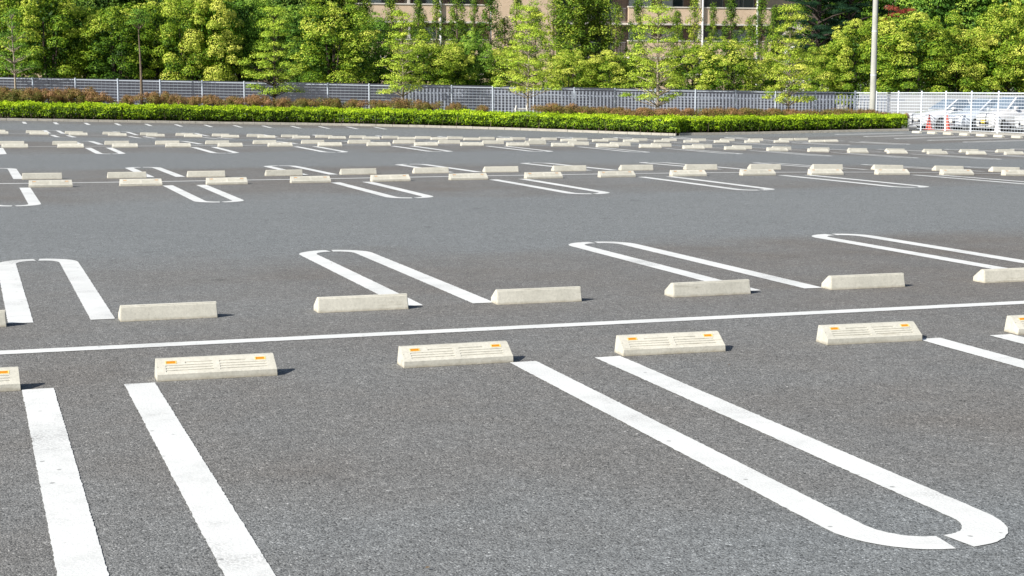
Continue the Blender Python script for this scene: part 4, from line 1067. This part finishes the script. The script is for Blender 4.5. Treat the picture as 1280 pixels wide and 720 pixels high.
def make_car(st, cab, L_, W_, paint, plate, label, x, y, rz=0.0):
    """st: (x, z_top, half width, z_low); cab: (x_base0, x_top0, x_top1, x_base1, z_base, z_top)"""
    root = empty('parked_car', (x, y, g1(x, y)), rz); tag(root, label, 'car', 'cars parked beyond the white fence')
    mb = MB(); rings = []
    for (sx, zt, hw, zl) in st:
        rings.append([(sx, -hw * .90, zl), (sx, -hw, zl + .14), (sx, -hw * 1.0, zl + (zt - zl) * .62), (sx, -hw * .93, zt - .06), (sx, -hw * .78, zt), (sx, 0, zt + .02), (sx, hw * .78, zt), (sx, hw * .93, zt - .06), (sx, hw, zl + (zt - zl) * .62), (sx, hw, zl + .14), (sx, hw * .9, zl)])
    k = len(rings[0]); F = []
    for i in range(len(rings) - 1):
        for j in range(k): F.append((i * k + j, i * k + (j + 1) % k, (i + 1) * k + (j + 1) % k, (i + 1) * k + j))
    mb.poly([p for r_ in rings for p in r_], F, True); mb.poly(rings[0], [tuple(range(k))[::-1]]); mb.poly(rings[-1], [tuple(range(k))])
    mb.build('body', paint, root)
    b0, t0, t1, b1, zb, zt = cab; hb, ht = W_ / 2 * .88, W_ / 2 * .68
    c = [(b0, -hb, zb), (b1, -hb, zb), (b1, hb, zb), (b0, hb, zb), (t0, -ht, zt), (t1, -ht, zt), (t1, ht, zt), (t0, ht, zt)]
    mb = MB(); mb.poly(c, [(0, 1, 5, 4), (1, 2, 6, 5), (2, 3, 7, 6), (3, 0, 4, 7), (4, 5, 6, 7)]); mb.build('roof', paint, root, .05)
    c = [Vector(p) for p in c]
    def glass(name, q, n, ins=0.12, thick=.012):
        ctr = sum(q, Vector()) / len(q); n = n.normalized()
        q2 = [p.lerp(ctr, ins) + n * .006 for p in q]; q3 = [p + n * thick for p in q2]
        m_ = MB(); m_.poly(q2 + q3, [(4, 5, 6, 7), (0, 1, 5, 4), (1, 2, 6, 5), (2, 3, 7, 6), (3, 0, 4, 7)]); m_.build(name, M['car_glass'], root)
    glass('windscreen', [c[3], c[0], c[4], c[7]], (c[0] - c[3]).cross(c[4] - c[0]) * -1 if False else Vector((-(zt - zb), 0, t0 - b0)))
    glass('rear_window', [c[1], c[2], c[6], c[5]], Vector((zt - zb, 0, b1 - t1)))
    for sgn, q in ((-1, [c[0], c[1], c[5], c[4]]), (1, [c[2], c[3], c[7], c[6]])):
        nn_ = Vector((0, sgn * (zt - zb), hb - ht))
        lo0, lo1, hi1, hi0 = q
        ml, mh = lo0.lerp(lo1, .5), hi0.lerp(hi1, .5)
        glass('side_window', [lo0, ml, mh, hi0], nn_, .1); glass('side_window', [ml, lo1, hi1, mh], nn_, .1)
    for wx in (L_ * .19, L_ * .80):
        for sgn in (-1, 1):
            yy = sgn * (W_ / 2 - .10)
            m_ = MB(); m_.tube([(wx, yy - .10, .31), (wx, yy + .105, .31)], .31, 20); w_ = m_.build('wheel', M['rubber'], root)
            m_ = MB(); m_.tube([(wx, yy + sgn * .10, .31), (wx, yy + sgn * .118, .31)], .20, 16); m_.build('rim', M['rim'], w_)
    for sgn in (-1, 1):
        m_ = MB(); m_.box(-.012, .22, sgn * W_ / 2 * .62 - .17, sgn * W_ / 2 * .62 + .17, .60, .74); m_.build('headlight', M['lamp'], root, .03)
        m_ = MB(); m_.box(cab[0] + .35, cab[0] + .5, sgn * W_ / 2 * .98 - .09, sgn * W_ / 2 * .98 + .09, zb + .02, zb + .15); m_.build('mirror', paint, root, .03)
    m_ = MB(); m_.box(-.03, .02, -.35, .35, .30, .50); m_.build('grille', M['black'], root, .01)
    m_ = MB(); m_.box(-.05, -.032, -.165, .165, .38, .545); m_.build('number_plate', plate, root)
sedan = [(0, .62, .62, .24), (.08, .72, .76, .20), (.5, .84, .84, .2), (1.15, .95, .86, .2), (2.2, .98, .87, .2), (3.4, .99, .86, .2), (4.2, .95, .8, .22), (4.4, .8, .66, .28)]
kei = [(0, .66, .58, .24), (.06, .8, .68, .2), (.4, .92, .73, .2), (.8, 1.02, .74, .2), (2, 1.04, .74, .2), (3.2, 1.05, .73, .2), (3.38, .9, .66, .26)]
make_car(sedan, (1.05, 1.85, 3.0, 4.0, .93, 1.44), 4.4, 1.72, M['car_white'], M['plate_w'], 'white car parked behind the mesh fence, nearest the hedge end', 43.1, 68.9, .02)
make_car(sedan, (1.0, 1.75, 3.2, 4.1, .93, 1.48), 4.4, 1.72, M['car_silver'], M['plate_w'], 'pale silver-blue car parked second from the hedge end behind the mesh fence', 43.2, 66.15, -.01)
make_car(kei, (.72, 1.3, 3.0, 3.3, 1.0, 1.56), 3.4, 1.47, M['car_pearl'], M['plate_y'], 'small white car with yellow number plate, third from the hedge end', 43.1, 63.4, .01)
make_car(sedan, (1.1, 1.9, 3.1, 4.05, .93, 1.45), 4.4, 1.72, M['car_white'], M['plate_w'], 'white car at the far right edge behind the mesh fence', 43.2, 60.6, 0)
# traffic cones
M['cone'] = plain('red_cone_plastic', (0.80, 0.10, 0.06), .45); M['cone_w'] = plain('white_cone_plastic', (0.8, 0.8, 0.8), .45)
cone = [MB(), MB()]
cone[0].tube([(0, 0, .03), (0, 0, .1), (0, 0, .66), (0, 0, .70)], [.155, .135, .032, .022], 20)
cone[1].box(-.19, .19, -.19, .19, 0, .032)
mc = {k: (cone[0].mesh('cone', M[k]), cone[1].mesh('base', M[k])) for k in ('cone', 'cone_w')}
for (x, y, k, lb) in ((42.65, 67.1, 'cone', 'red traffic cone behind the fence, nearer the hedge end'), (42.65, 65.6, 'cone', 'red traffic cone behind the fence, right of the other red cone'), (42.65, 61.7, 'cone_w', 'white traffic cone behind the fence near the small car with yellow plate'), (42.65, 59.5, 'cone_w', 'white traffic cone behind the fence at the far right edge')):
    t = empty('traffic_cone', (x, y, g1(x, y) + .03)); tag(t, lb, 'traffic cone', 'traffic cones by the parked cars')
    mesh_obj('cone', mc[k][0], t); mesh_obj('base', mc[k][1], t)
